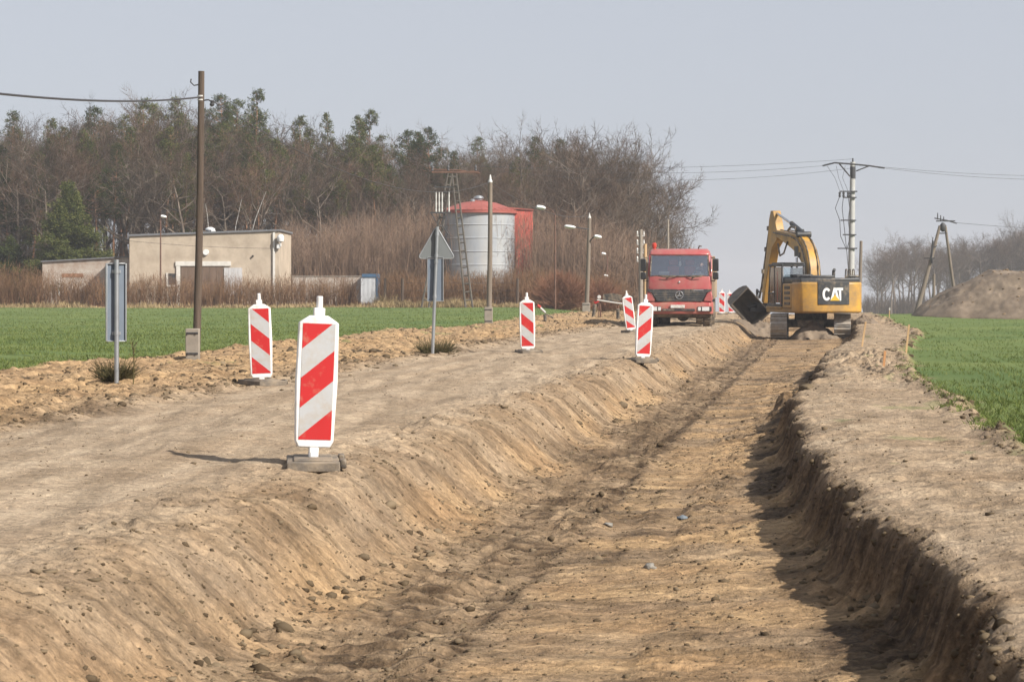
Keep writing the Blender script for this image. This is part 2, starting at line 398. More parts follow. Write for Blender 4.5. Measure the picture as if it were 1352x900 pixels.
def ground_piece(name, c0, c1, label):
    i0 = int(np.searchsorted(CC, c0)); i1 = int(np.searchsorted(CC, c1))
    i0 = max(i0, 0); i1 = min(i1, len(CC)-1)
    sub = Pg[:, i0:i1+1]; r_, k_ = sub.shape[:2]
    idx = np.arange(r_*k_).reshape(r_, k_)
    q = np.stack([idx[:-1,:-1], idx[:-1,1:], idx[1:,1:], idx[1:,:-1]], -1).reshape(-1,4)
    o = npmesh(name, sub.reshape(-1,3), q, SOIL, smooth=True)
    o.data.normals_split_custom_set_from_vertices(Ng[:, i0:i1+1].reshape(-1,3))
    a = o.data.attributes.new('zone', 'FLOAT_COLOR', 'POINT')
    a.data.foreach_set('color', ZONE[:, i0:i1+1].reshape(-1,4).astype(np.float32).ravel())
    o['label'] = label; o['kind'] = 'structure'
    return o
ground_piece('field', -1e4, -12.6, 'green crop field left of the dug-up road up to the wood')
ground_piece('soil_verge', -12.6, -7.6, 'rough ochre soil verge between field and dirt road')
ground_piece('dirt_road', -7.6, -3.9, 'packed pale dirt lane the lorry stands on')
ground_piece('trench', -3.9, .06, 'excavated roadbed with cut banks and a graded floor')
ground_piece('soil_berm', .06, 1.75, 'bare pale soil strip along the right edge of the cut')
ground_piece('crop_field', 1.75, 1e4, 'green crop field right of the bare soil strip')

# clods and stones: uncountable, one object
def ico(sub, seed):
    bm = bmesh.new(); bmesh.ops.create_icosphere(bm, subdivisions=sub, radius=1)
    v = np.array([p.co[:] for p in bm.verts]); f = np.array([[q.index for q in g.verts] for g in bm.faces]); bm.free()
    r = np.random.default_rng(seed)
    v = v*(1+r.uniform(-.45,.35,(len(v),1)))*np.array([1, r.uniform(.6,1), r.uniform(.45,.75)])
    return v, f
def scatter_clods(name, specs, mat, label):
    Vs = []; Fs = []; off = 0
    protos = {1: [ico(1,k) for k in range(5)], 2: [ico(2,k+9) for k in range(5)]}
    for (n, fc, size, sub, ylo, yhi, pw) in specs:
        t = rng.random(n)
        Y = (ylo**(1-pw)+(yhi**(1-pw)-ylo**(1-pw))*t)**(1/(1-pw))
        c = fc(n); sz = size*np.exp(rng.normal(0,.55,n))*np.clip((Y/20)**.25,.8,1.6)
        z = ground_z(c, Y); X = c+warp(c, Y)+SL*Y
        for k in range(5):
            pv, pf = protos[sub][k]; sel = np.arange(k, n, 5)
            a = rng.uniform(0,6.28,len(sel)); ca, sa = np.cos(a), np.sin(a)
            v = pv[None]*sz[sel][:,None,None]
            x = v[...,0]*ca[:,None]-v[...,1]*sa[:,None]+X[sel][:,None]
            y = v[...,0]*sa[:,None]+v[...,1]*ca[:,None]+Y[sel][:,None]
            zz = v[...,2]+z[sel][:,None]+.02*sz[sel][:,None]
            Vs.append(np.stack([x,y,zz],-1).reshape(-1,3))
            Fs.append((pf[None]+(np.arange(len(sel))*len(pv))[:,None,None]+off).reshape(-1,3)); off += len(sel)*len(pv)
    o = npmesh(name, np.concatenate(Vs), np.concatenate(Fs), mat, smooth=False)
    return tag(o, label, kind='stuff')
CLOD = LEAF('clod', [(.105,.075,.049),(.18,.130,.083),(.235,.172,.110),(.30,.225,.150),(.14,.102,.066)])
scatter_clods('soil_clods', [
    (5000, lambda n: rng.normal(-3.25,.35,n), .0075, 1, 7.5, 100, 1.5),
    (1500, lambda n: rng.normal(-2.95,.16,n), .015, 1, 8, 100, 1.4),
    (1000, lambda n: rng.normal(-3.75,.22,n), .010, 1, 9, 100, 1.4),
    (5000, lambda n: rng.uniform(-2.9,-.1,n), .0046, 1, 10, 90, 1.6),
    (3500, lambda n: rng.normal(-2.1,.35,n), .010, 1, 10, 85, 1.5),
    (2200, lambda n: rng.normal(-.85,.25,n), .009, 1, 10, 85, 1.4),
    (1500, lambda n: rng.normal(.03,.06,n), .012, 1, 7, 90, 1.3),
    (700, lambda n: rng.normal(-.2,.08,n), .012, 1, 9, 90, 1.3),
    (2200, lambda n: rng.uniform(.1,1.7,n), .006, 1, 10, 100, 1.5),
    (1100, lambda n: rng.normal(1.66,.08,n), .017, 1, 14, 100, 1.2),
    (9000, lambda n: rng.uniform(-12.6,-7.7,n), .014, 1, 22, 125, 1.2),
    (1500, lambda n: rng.normal(-8.1,.3,n), .017, 1, 20, 125, 1.2),
    (1400, lambda n: rng.uniform(-7.6,-4,n), .006, 1, 13, 90, 1.5),
    (90, lambda n: rng.uniform(-12.4,-7.8,n), .034, 2, 24, 110, 1.1),
    (24, lambda n: rng.normal(-3.0,.15,n), .024, 2, 9, 60, 1.2),
    (12, lambda n: rng.normal(.12,.25,n), .018, 2, 8, 40, 1.2),
], CLOD, 'scattered crumbs and clods of dug soil')

# ------------------------------------------------------------------ vegetation
BARK = M('oak_bark', (.17,.135,.105), .9, vscale=3, var=.35, bump=.5, bscale=12)
PBARK = M('pine_bark', (.27,.14,.078), .9, vscale=2, var=.4, bump=.5, bscale=10)
WBARK = M('birch_bark', (.62,.60,.56), .8, vscale=6, var=.2, dirt=((.06,.05,.05),.5,5))
TWIG = LEAF('brown_twigs', [(.058,.042,.032),(.105,.074,.056),(.165,.118,.086)])
TWIG2 = LEAF('grey_brown_twigs', [(.058,.048,.040),(.100,.082,.064),(.150,.120,.092)])
NEED = LEAF('pine_needles', [(.034,.050,.016),(.072,.094,.030),(.130,.145,.055)])
NEED2 = LEAF('spruce_needles', [(.030,.048,.016),(.070,.094,.030),(.145,.158,.058)])

def unit(v): return v/np.linalg.norm(v)
def grow_tree(seed, H, bole=.3, spread=.9, nl=9, width=1.0, lean=(0,0), twig=.017, dens=1.0):
    """a bare broadleaf: trunk and limbs in one list of segments, fine twigs in another"""
    r = np.random.default_rng(seed); big = []; fine = []
    def run(p, d, L, rad, k, lev, up):
        pts = []; d = unit(d); step = L/k
        for i in range(k):
            d = unit(d+r.normal(0,.16 if lev else .05,3)+np.array([0,0,up]))
            q = p+d*step; r0 = rad*(1-i/k*.75); r1 = rad*(1-(i+1)/k*.75)
            (big if lev < 3 else fine).append((p,q,r0,r1)); p = q; pts.append((p,d,r1))
        return pts
    tr = run(np.zeros(3), np.array([lean[0],lean[1],1.]), H*.8, H*.018, 9, 0, .08)
    for i in range(nl):
        f = bole/.8+(1-bole/.8)*(i+r.random())/nl
        p, d, rr = tr[min(8, int(f*9))]
        a = i*2.4+r.uniform(-.5,.5); el = r.uniform(.35,.95)
        dr = np.array([math.cos(a)*width, math.sin(a)*width, math.tan(el)*.75])
        L1 = H*spread*r.uniform(.32,.48)*(1.15-.45*f)
        for (p1,d1,r1) in run(p, dr, L1, max(rr*.7,.045), 4, 1, .10):
            for j in range(2):
                d2 = unit(d1+r.normal(0,.75,3)+np.array([0,0,.25]))
                for (p2,d2b,r2) in run(p1, d2, L1*r.uniform(.35,.6), max(r1*.55,.028), 3, 2, .10):
                    for k in range(2):
                        d3 = unit(d2b+r.normal(0,.7,3)+np.array([0,0,.2]))
                        for (p3,d3b,r3) in run(p2, d3, r.uniform(.5,1.1)*H/15, twig, 2, 3, .06):
                            for l in range(int(round(2.6*dens+r.random()-.5))):
                                d4 = unit(d3b+r.normal(0,.65,3)+np.array([0,0,.15]))
                                fine.append((p3, p3+d4*r.uniform(.35,.95)*H/15, twig*.62, twig*.28))
    return big, fine
def seg_mesh(name, segs, n, mat, parent, smooth=True):
    P0, P1, r0, r1 = (np.array([s[i] for s in segs]) for i in range(4))
    V, Fq = tubes(P0, P1, r0, r1, n)
    return npmesh(name, V, Fq, mat, smooth=smooth, parent=parent)
def bare_proto(seed, label, group, twigm=TWIG, **k):
    t = thing('bare_tree', label, 'tree', group=group)
    b, f = grow_tree(seed, 15, **k)
    seg_mesh('trunk', b, 6, BARK, t); seg_mesh('crown', f, 3, twigm, t, False)
    return t
def needles(centres, axes, length, width, n_each, r, droop=.0):
    """tufts of narrow leaves round each twig end"""
    N = len(centres)*n_each
    c = np.repeat(centres, n_each, 0); ax = np.repeat(axes, n_each, 0)
    d = ax*r.uniform(.2,1.1,(N,1))+r.normal(0,.62,(N,3)); d[:,2] -= droop
    d /= np.linalg.norm(d, axis=1, keepdims=True)
    L = length*r.uniform(.6,1.25,(N,1)); sd_ = np.cross(d, r.normal(0,1,(N,3))); sd_ /= np.linalg.norm(sd_, axis=1, keepdims=True)+1e-9
    b = c+r.normal(0,.10,(N,3)); w_ = width*r.uniform(.6,1.3,(N,1))
    V = np.stack([b-sd_*w_*.5, b+d*L*.55-sd_*w_, b+d*L, b+d*L*.5+sd_*w_], 1).reshape(-1,3)
    return V, np.arange(N*4).reshape(-1,4)
def pine_proto(seed, label, group, H=17, crown=.45, wid=2.6):
    r = np.random.default_rng(seed); t = thing('pine_tree', label, 'tree', group=group)
    segs = []; p = np.zeros(3); d = np.array([0,0,1.])
    tp = [p]
    for i in range(12):
        d = unit(d+r.normal(0,.035,3)+np.array([0,0,.1])); q = p+d*H/12; segs.append((p,q,.20*(1-i/13),.20*(1-(i+1)/13))); p = q; tp.append(p)
    tp = np.array(tp); C = []; A = []
    h = (1-crown)*H
    while h < H*1.0:
        f = (h-(1-crown)*H)/(crown*H)
        o = np.array([np.interp(h, tp[:,2], tp[:,0]), np.interp(h, tp[:,2], tp[:,1]), h])
        prof = wid*.92*(1-f)**.85*(.6+.6*min(1,f*3+.3))
        for k in range(r.integers(2,5)):
            a = r.uniform(0,6.28); L = prof*r.uniform(.45,1.15)+.25
            dr = unit(np.array([math.cos(a), math.sin(a), r.uniform(.0,.55)+f*.4])); e = o+dr*L
            segs.append((o,e,.045*(1-f*.5),.015))
            for m_ in range(max(3,int(L*5))):
                s_ = r.uniform(.4,1.05); cpt = o+dr*L*s_+r.normal(0,.10+.09*L,3)*np.array([1,1,.45])
                C.append(cpt); A.append(unit(dr+np.array([0,0,.5])+r.normal(0,.3,3)))
        h += r.uniform(.22,.50)
    V, Fq = needles(np.array(C), np.array(A), .25, .028, 20, r)
    seg_mesh('trunk', segs, 6, PBARK, t); npmesh('crown', V, Fq, NEED, parent=t)
    return t
def spruce(name, label, loc, H, rad, seed):
    r = np.random.default_rng(seed); t = thing(name, label, 'tree', loc=loc)
    segs = [(np.zeros(3), np.array([0,0,H*.97]), .16, .02)]; C = []; A = []
    for i in range(int(190*H/6)):
        h = H*(.04+.96*r.random()**1.25); f = h/H
        L = rad*((1-f)**.92)*(.72+.5*r.random())*min(1,.75+f*2.2)+.10
        a = r.uniform(0,6.28); dr = unit(np.array([math.cos(a), math.sin(a), .10+.5*f-.18*(1-f)])); o = np.array([0,0,h])
        segs.append((o, o+dr*L, .02, .008))
        for m_ in range(max(4,int(L*9))):
            s_ = r.uniform(.25,1.03)
            C.append(o+dr*L*s_+r.normal(0,.08+.05*L,3)*np.array([1,1,.5])); A.append(unit(dr+r.normal(0,.25,3)+np.array([0,0,.15])))
    V, Fq = needles(np.array(C), np.array(A), .19, .026, 24, r, .05)
    seg_mesh('trunk', segs, 5, BARK, t); npmesh('crown', V, Fq, NEED2, parent=t)
    return t

WOODG = 'bare trees of the dense wood beyond the field'
WOODL = 'bare brown broadleaf tree in the dense wood beyond the left field'
bares = [bare_proto(100, WOODL, WOODG), bare_proto(101, WOODL, WOODG, twigm=TWIG2, bole=.22, spread=1.05),
         bare_proto(102, WOODL, WOODG, bole=.36, spread=.85, nl=10), bare_proto(103, WOODL, WOODG, twigm=TWIG2, bole=.28, width=.7),
         bare_proto(104, WOODL, WOODG, bole=.25, spread=1.0, width=1.25), bare_proto(105, WOODL, WOODG, bole=.4, width=.8)]
PINEG = 'pines rising from the wood'
PINEL = 'scots pine with orange trunk and green crown rising from the brown wood'
pines = [pine_proto(200, PINEL, PINEG), pine_proto(201, PINEL, PINEG, crown=.38, wid=2.9), pine_proto(202, PINEL, PINEG, crown=.55, wid=2.3),
         pine_proto(203, PINEL, PINEG, crown=.32, wid=3.2)]
used = set()
def plant(protos, k, X, Y, scale, rz, z=None, sx=1.0):
    p = protos[k % len(protos)]
    if p not in used: used.add(p); kids_ = TREEKIDS.setdefault(p, kids(p)); o = p
    else: o = copy_tree(p)
    o.location = (X, Y, (g1(X,Y) if z is None else z)-.05); o.rotation_euler = (0,0,rz); o.scale = (scale*sx, scale*sx, scale)
    return o
TOPX = [-60,0,60,150,250,330,400,470,540,600,660,720,780,830,850,900]
TOPY = [165,165,156,148,150,156,178,182,196,198,192,188,186,190,212,240]
def top_h(px, Y): return ZC-(np.interp(px, TOPX, TOPY)-378)*Y/F
rt_ = np.random.default_rng(55)
n_b = 0
for row, (Y0, frac) in enumerate([(178,.80),(184,.92),(191,.90),(199,.97),(208,1.0),(218,.98),(229,.96),(240,.95)]):
    px = -70+rt_.uniform(0,40)
    while px < 868:
        Y = Y0+rt_.uniform(-3,3)
        H = top_h(px, Y)*frac*rt_.uniform(.86,1.04)
        if not (row < 1 and 380 < px < 720):
            plant(bares, int(rt_.integers(0,6)), (px-676)*Y/F, Y, H/15.2, rt_.uniform(0,6.28)); n_b += 1
        px += rt_.uniform(36,64)
# the leaning bare tree that closes the wood by the road
def lone(px, Y, ytop, seed, label, mat=TWIG2, **k):
    H = ZC-(ytop-378)*Y/F+.2
    t = thing('bare_tree', label, 'tree', ((px-676)*Y/F, Y, g1((px-676)*Y/F, Y)-.05), 0)
    b, f = grow_tree(seed, H, **k)
    seg_mesh('trunk', b, 6, BARK, t); seg_mesh('crown', f, 3, mat, t, False)
    return t
lone(852, 182, 232, 311, 'open bare tree leaning out over the road at the right end of the wood', bole=.2, spread=1.0, nl=8, width=1.1, lean=(.07,0), dens=1.1)
lone(826, 186, 192, 312, 'tall bare tree with fan of upright branches behind the red lorry', bole=.25, spread=1.0, nl=11, dens=1.1)
lone(760, 180, 190, 313, 'dark bare oak with crooked limbs behind the two-lamp pole', TWIG, bole=.25, spread=1.1, nl=10, width=1.2)
for px, yt, Y in [(28,142,205),(68,150,215),(128,136,208),(178,124,212),(204,130,222),(240,124,208),(287,122,205),(312,126,210),(338,114,198),
                  (384,148,205),(410,160,215),(434,146,208),(478,150,203),(494,139,207),(531,166,214),(549,168,208),(571,165,204),(626,176,215),(712,174,218),(744,176,224),
                  (345,200,184),(150,190,182),(110,185,188),(235,200,180),(268,190,186),(55,200,183),(398,235,186),(520,215,190),(420,200,192),(640,215,200),(440,225,184),(205,175,195),(15,190,180),(85,165,190),(265,165,188),(300,160,192),(360,180,190),(470,175,196),(500,190,186),(160,150,200),(590,195,200),(680,205,196),(40,230,179),(130,230,180),(330,225,182),(225,225,183),(105,170,187),(160,165,188),(215,168,186),(258,180,187),(330,178,186),(62,180,188)]:
    X = (px-676)*Y/F; H = ZC-(yt-378)*Y/F
    plant(pines, int(rt_.integers(0,4)), X, Y, H/17.3, rt_.uniform(0,6.28), sx=rt_.uniform(.85,1.1))
spruce('spruce_tree', 'bushy dark green spruce, branched to the ground beside the white annex', ((90-676)*168/F, 168, .0), 9.0, 4.0, 401)
spruce('spruce_tree', 'low green spruce cut by the photo edge beside the bigger spruce', ((14-676)*170/F, 170, .0), 4.9, 2.6, 402)

def birch(px, ytop, Y, lean, seed, label):
    r = np.random.default_rng(seed); H = ZC-(ytop-378)*Y/F
    t = thing('birch_tree', label, 'tree', ((px-676)*Y/F, Y, g1((px-676)*Y/F, Y)-.05))
    pts = [np.array([lean*h*h*.05+r.normal(0,.03), 0, h]) for h in np.linspace(0, H, 9)]
    segs = [(pts[i], pts[i+1], .075*(1-i/10), .075*(1-(i+1)/10)) for i in range(8)]; fine = []
    for i in range(3, 9):
        for k in range(5):
            d = unit(np.array([r.normal(), r.normal(), 1.3])); L = r.uniform(.5,1.2)
            fine.append((pts[i], pts[i]+d*L, .015, .005))
            for q in range(4): fine.append((pts[i]+d*L*r.uniform(.4,1), pts[i]+d*L+r.normal(0,.25,3), .008, .003))
    seg_mesh('trunk', segs, 6, WBARK, t); seg_mesh('crown', fine, 3, TWIG, t, False)
birch(319, 252, 172, .5, 1, 'tallest slim white birch behind the beige building roof')
birch(302, 262, 173, .3, 2, 'middle slim white birch behind the beige building roof')
birch(282, 268, 174, -.2, 3, 'thin white birch left of its pair behind the beige building roof')

# the far wood on the right
FARG = 'bare trees of the hazy far wood'
FARL = 'hazy bare tree in the distant wood behind the power poles and spoil heap'
fars = []
for k in (0,1,3,5):
    o = copy_tree(bares[k]); o['label'] = FARL; o['group'] = FARG; TREEKIDS[o] = kids(o); fars.append(o)
FX = [1140,1160,1185,1215,1250,1290,1320,1345,1380]; FY = [362,336,322,320,322,318,312,296,285]
for row, (Y0, fr) in enumerate([(400,1.0),(415,1.0),(432,.97),(450,.95),(470,.93)]):
    px = 1146+rt_.uniform(0,16)+row*4
    while px < 1400:
        Y = Y0+rt_.uniform(-6,6); X = (px-676)*Y/F; z = g1(X,Y)
        H = ZC-(np.interp(px,FX,FY)-378)*Y/F-z
        plant(fars, int(rt_.integers(0,4)), X, Y, H*fr*rt_.uniform(.86,1.03)/15.2, rt_.uniform(0,6.28), z=z)
        px += rt_.uniform(16,30)

# hedge, thicket and dry grass: masses of stems nobody could count
def stems(name, label, n, place, hfun, mat, rad, side, r, lean=.12, sw=.35, extra=None):
    X, Y = place(n); z = gz(X, Y); H = hfun(X, Y)*r.uniform(.6,1.1,n)
    P = np.stack([X,Y,z-.03],-1); d = np.stack([r.normal(0,lean,n), r.normal(0,lean,n), np.ones(n)],-1)
    M1 = P+d*H[:,None]*.5; d2 = d+np.stack([r.normal(0,lean,n), r.normal(0,lean,n), 0*X],-1); T = M1+d2*H[:,None]*.5
    A = [P, M1]; B = [M1, T]; r0 = [np.full(n,rad), np.full(n,rad*.7)]; r1 = [np.full(n,rad*.7), np.full(n,rad*.25)]
    for k in range(side):
        f = r.uniform(.2,.98,n)[:,None]; o = np.where(f < .5, P+(M1-P)*f*2, M1+(T-M1)*(f-.5)*2)
        dd = np.stack([r.normal(0,.6,n), r.normal(0,.6,n), r.uniform(.4,1.3,n)],-1)
        A.append(o); B.append(o+dd*(H*sw*r.uniform(.4,1,n)/1.4)[:,None]); r0.append(np.full(n,rad*.5)); r1.append(np.full(n,rad*.2))
    V, Fq = tubes(np.concatenate(A), np.concatenate(B), np.concatenate(r0), np.concatenate(r1), 3)
    o = npmesh(name, V, Fq, mat); return tag(o, label, kind='stuff')
HEDGE = LEAF('hedge_twigs', [(.105,.058,.036),(.20,.118,.070),(.31,.205,.125),(.075,.048,.035)])
THICK = LEAF('thicket_stems', [(.14,.10,.080),(.215,.160,.125),(.28,.215,.165),(.11,.082,.068)])
STRAW = LEAF('dry_grass', [(.46,.35,.19),(.56,.44,.26),(.36,.26,.14)], trans=.25)
rv = np.random.default_rng(88)
PXY = lambda px, Y: ((px-676)*Y/F, Y)
def hp(lo, hi, y0, y1):
    def f(n):
        Y = rv.uniform(y0,y1,n); px = rv.uniform(lo,hi,n); return (px-676)*Y/F, Y
    return f
def hedge_h(X, Y):
    px = 676+F*X/Y
    return np.interp(px, [-40,0,60,160,170,365,380,466,471,499,505,520,600,760,800,830], [2.6,2.6,2.2,2.0,1.9,1.8,2.0,1.9,.35,.35,1.9,2.1,2.3,2.4,2.4,2.0])*(1+.25*fbm(X*.5,Y*.5,3,301))
stems('hedge', 'reddish brown leafless hedge along the far field edge', 5200, hp(-40,830,150,153), hedge_h, HEDGE, .013, 6, rv, .16)
stems('hedge', 'brown leafless hedge in front of the silo', 1200, hp(505,720,153,157), lambda X,Y: np.full(len(X),2.3), HEDGE, .013, 6, rv, .16)
def th_h(X, Y):
    px = 676+F*X/Y
    return np.interp(px, [340,380,450,560,700,760,860,900], [4.2,5.6,6.2,6.6,6.8,6.6,5.6,4.0])*(1+.22*fbm(X*.4,Y*.4,3,302))
stems('thicket', 'pale pinkish brown thicket of saplings before the wood', 5200, hp(368,880,170,181), th_h, THICK, .018, 7, rv, .09, .3)
stems('thicket', 'dim undergrowth of the wood behind the buildings', 3600, hp(-40,400,172,186), lambda X,Y: 3.4*(1+.3*fbm(X*.3,Y*.3,3,303)), TWIG, .017, 6, rv, .12, .3)
stems('undergrowth', 'dark tangle of the wood interior behind the trunks', 2600, hp(-60,900,226,246), lambda X,Y: 9.5*(1+.25*fbm(X*.3,Y*.3,3,307)), TWIG2, .035, 8, rv, .12, .3)
stems('undergrowth', 'low shrubs between the trunks of the wood', 3000, hp(-60,880,186,215), lambda X,Y: 4.6*(1+.35*fbm(X*.3,Y*.3,3,308)), TWIG, .022, 7, rv, .14, .3)
stems('far_undergrowth', 'hazy brush at the foot of the distant wood', 2600, hp(1140,1420,395,470), lambda X,Y: 3.4*(1+.3*fbm(X*.2,Y*.2,3,309)), TWIG2, .05, 6, rv, .12, .35)
def straw_place(n):
    px = np.where(rv.random(n) < .68, rv.uniform(495,840,n), rv.uniform(-30,500,n)); Y = rv.uniform(146.5,150.2,n); return (px-676)*Y/F, Y
def blades(name, label, X, Y, H, wd, mat, r, lean=.35, kind='stuff'):
    n = len(X); z = gz(X, Y); a = r.uniform(0,6.28,n)
    b = np.stack([X,Y,z-.01],-1); s_ = np.stack([np.cos(a), np.sin(a), 0*a],-1)*wd[:,None]*.5
    d = np.stack([r.normal(0,lean,n), r.normal(0,lean,n), np.ones(n)],-1)
    mid = b+d*H[:,None]*.55; tip = mid+(d+np.stack([r.normal(0,lean,n), r.normal(0,lean,n), -.2+0*a],-1))*H[:,None]*.45
    V = np.stack([b-s_, b+s_, mid+s_*.8, mid-s_*.8, tip],1).reshape(-1,3); k = np.arange(n)[:,None]*5
    o = npmesh(name, V, [k+np.array([[0,1,2,3]]), k+np.array([[3,2,4]])], mat); return tag(o, label, kind=kind) if label else o
X, Y = straw_place(14000)
px = 676+F*X/Y
clump = np.clip(.55+.9*fbm(X*.6, Y*.6, 3, 304), .12, 1.3)
blades('dry_grass', 'dry straw-coloured grass at the foot of the hedge', X, Y, rv.uniform(.4,1.0,14000)*np.where(px>495,1.25,.6)*clump, np.full(14000,.04), STRAW, rv)
# young crop on both fields
CROP = LEAF('crop_leaves', [(.085,.128,.038),(.135,.185,.058),(.195,.235,.088)], trans=.3)
n = 110000; t = rv.random(n); Y = 1/(1/26+(1/152-1/26)*t); px = rv.uniform(-30,800,n); X = (px-676)*Y/F; c = c_of(X, Y)
ok = (c+.5*fbm(c*1.1,Y*.7,3,102) < -12.6) & (fbm(X*.7,Y*.5,3,305) > -.5); X, Y = X[ok], Y[ok]
blades('crop', 'short green winter crop on the left field', X, Y, rv.uniform(.035,.08,len(X))*1.1, .014*np.maximum(1,(Y/45)**.6), CROP, rv, .5)
n = 130000; t = rv.random(n); Y = (16.5**-1.6+(128**-1.6-16.5**-1.6)*t)**(-1/1.6); c = 1.5+np.abs(rv.normal(0,1,n))*.06*Y+rv.uniform(0,.26,n)*Y*(rv.random(n)<.8)
row = np.round(c/.125)*.125+rv.normal(0,.022,n); c = np.where(rv.random(n)<.85, row, c)
X = c+warp(c,Y)+SL*Y; px = 676+F*X/Y
ok = (c+.25*fbm(c*1.5,Y*1.2,3,103) > 1.62) & (px < 1420) & (np.abs(c-3.1) > .10) & (np.abs(c-4.9) > .10) & (fbm(X*.9,Y*.5,3,306)+.35*sstep(1.7,3.2,c) > -.12); X, Y = X[ok], Y[ok]
blades('crop', 'short green winter crop on the right field', X, Y, rv.uniform(.03,.085,len(X)), .010*np.maximum(1,(Y/40)**.6), CROP, rv, .5)
# weeds
def weed(label, px, ppm, n, h, rad, cat='plant', mat=STRAW, up=0):
    X0, Y0, z0 = at(px, ppm); t = thing('weed_tuft', label, cat, (X0, Y0, z0))
    r = np.random.default_rng(int(px)); a = r.uniform(0,6.28,n); q = rad*np.sqrt(r.random(n))
    segs = []
    for i in range(n):
        p = np.array([math.cos(a[i])*q[i]*.5, math.sin(a[i])*q[i]*.5, -.02]); d = np.array([math.cos(a[i])*q[i]/rad*.9, math.sin(a[i])*q[i]/rad*.9, r.uniform(.3,1.2)])
        L = h*r.uniform(.5,1); m_ = p+d*L*.5; e = m_+(d+r.normal(0,.35,3))*L*.5; segs += [(p,m_,.005,.004),(m_,e,.004,.0015)]
        segs.append((m_, m_+(d+r.normal(0,.7,3))*L*.35, .003,.0015))
    seg_mesh('stalks', segs, 3, mat, t, False); return t
OLIVE = LEAF('olive_weed', [(.07,.07,.032),(.13,.115,.055),(.24,.18,.095)])
weed('matted olive weed tuft at the foot of the rectangular sign post', 152, 96, 420, .30, .30, mat=OLIVE)
weed('dark matted weed tuft at the foot of the triangular sign post', 575, 64, 520, .36, .42, mat=OLIVE)
X0, Y0, z0 = at(176, 97); t = thing('dry_stalk', 'single tall dry weed stalk right of the rectangular sign post', 'plant', (X0,Y0,z0))
segs = [(np.array([0,0,0.]),np.array([.01,0,.3]),.008,.006),(np.array([.01,0,.3]),np.array([-.02,.01,.62]),.006,.003),(np.array([0,0,.4]),np.array([.05,0,.58]),.004,.002),(np.array([0,0,.45]),np.array([-.05,.02,.6]),.004,.002),(np.array([.01,0,.25]),np.array([.06,0,.4]),.004,.002)]
for k in range(14): segs.append((np.array([.0,0,.3+.02*k]), np.array([rv.normal(0,.05),rv.normal(0,.05),.36+.022*k]), .004,.002))
seg_mesh('stalk', segs, 4, OLIVE, t)
# the round leafless bush by the second lamp pole
X0, Y0 = (741-676)*143/F, 143; t = thing('bush', 'round reddish leafless bush between the silo and the two-lamp pole', 'bush', (X0,Y0,g1(X0,Y0)))
def bush_segs(seed, n, rad, h):
    r = np.random.default_rng(seed); s_ = []
    for i in range(n):
        a = r.uniform(0,6.28); e = r.uniform(.15,1.45); L = 1/math.sqrt((math.cos(e)/rad)**2+(math.sin(e)/h)**2)*r.uniform(.7,1)
        d = np.array([math.cos(a)*math.cos(e), math.sin(a)*math.cos(e), math.sin(e)]); o = np.array([r.normal(0,.2),r.normal(0,.2),0])
        m_ = o+d*L*.5+np.array([0,0,.1]); q = o+d*L; s_ += [(o,m_,.014,.010),(m_,q,.010,.004)]
        for k in range(5):
            f = r.uniform(.35,.95); b = o+(q-o)*f; s_.append((b, b+unit(d+r.normal(0,.55,3))*r.uniform(.3,.7), .007,.003))
    return s_
BUSH = LEAF('reddish_bush_twigs', [(.12,.058,.040),(.20,.105,.072),(.26,.155,.105)])
seg_mesh('twigs', bush_segs(5, 800, 2.6, 2.6), 3, BUSH, t, False)
X0, Y0 = (792-676)*148/F, 148; t = thing('bush', 'broad brown leafless bush right of the two-lamp pole', 'bush', (X0,Y0,g1(X0,Y0)))
seg_mesh('twigs', bush_segs(6, 620, 2.2, 2.3), 3, BUSH, t, False)

# ------------------------------------------------------------------ traffic beacons
WHITEP = M('white_plastic', (.76,.76,.76), .45, var=.04, dirt=(DUST,.2,7))
REFLW = M('white_reflective_film', (.44,.45,.465), .4, var=.06, dirt=(DUST,.3,6), bump=.15, bscale=160)
REFLR = M('red_reflective_film', (.46,.006,.008), .75, var=.06, dirt=(DUST,.15,6), bump=.12, bscale=160)
RUBBER = M('recycled_rubber', (.15,.128,.105), .9, var=.3, vscale=9, bump=.4, dirt=(DUST,.45,4))
BLACKP = M('black_plastic', (.03,.03,.03), .55, var=.2, dirt=(DUST,.45,5))
GALV = M('galvanised_steel', (.42,.44,.46), .42, .75, var=.12, vscale=7)
ALU = M('grey_sign_back', (.15,.185,.235), .6, .1, var=.12, vscale=3)
ALU2 = M('pale_sign_back', (.15,.165,.17), .6, .1, var=.08, vscale=3)
CONC = M('weathered_concrete', (.27,.235,.195), .9, var=.2, vscale=4, bump=.4, bscale=25)
CONC2 = M('pale_spun_concrete', (.44,.44,.43), .8, var=.1, vscale=2, bump=.2)
WOOD = M('weathered_pole_wood', (.088,.062,.045), .85, var=.4, vscale=3, bump=.5, bscale=14, stretch=(6,6,.25))
WOODG = M('grey_pole_wood', (.19,.155,.122), .85, var=.3, vscale=3, bump=.4, bscale=14, stretch=(6,6,.25))
NEWWOOD = M('fresh_stake_wood', (.50,.33,.17), .8, var=.2, vscale=6, stretch=(6,6,.5))
IRON = M('dark_steel', (.06,.06,.065), .6, .4, var=.3)
RUST = M('rusty_steel', (.16,.085,.06), .85, .2, var=.4, vscale=5)
PORC = M('white_porcelain', (.56,.55,.53), .3, var=.06)
LAMPW = M('white_lamp_shell', (.75,.76,.76), .35, var=.05)

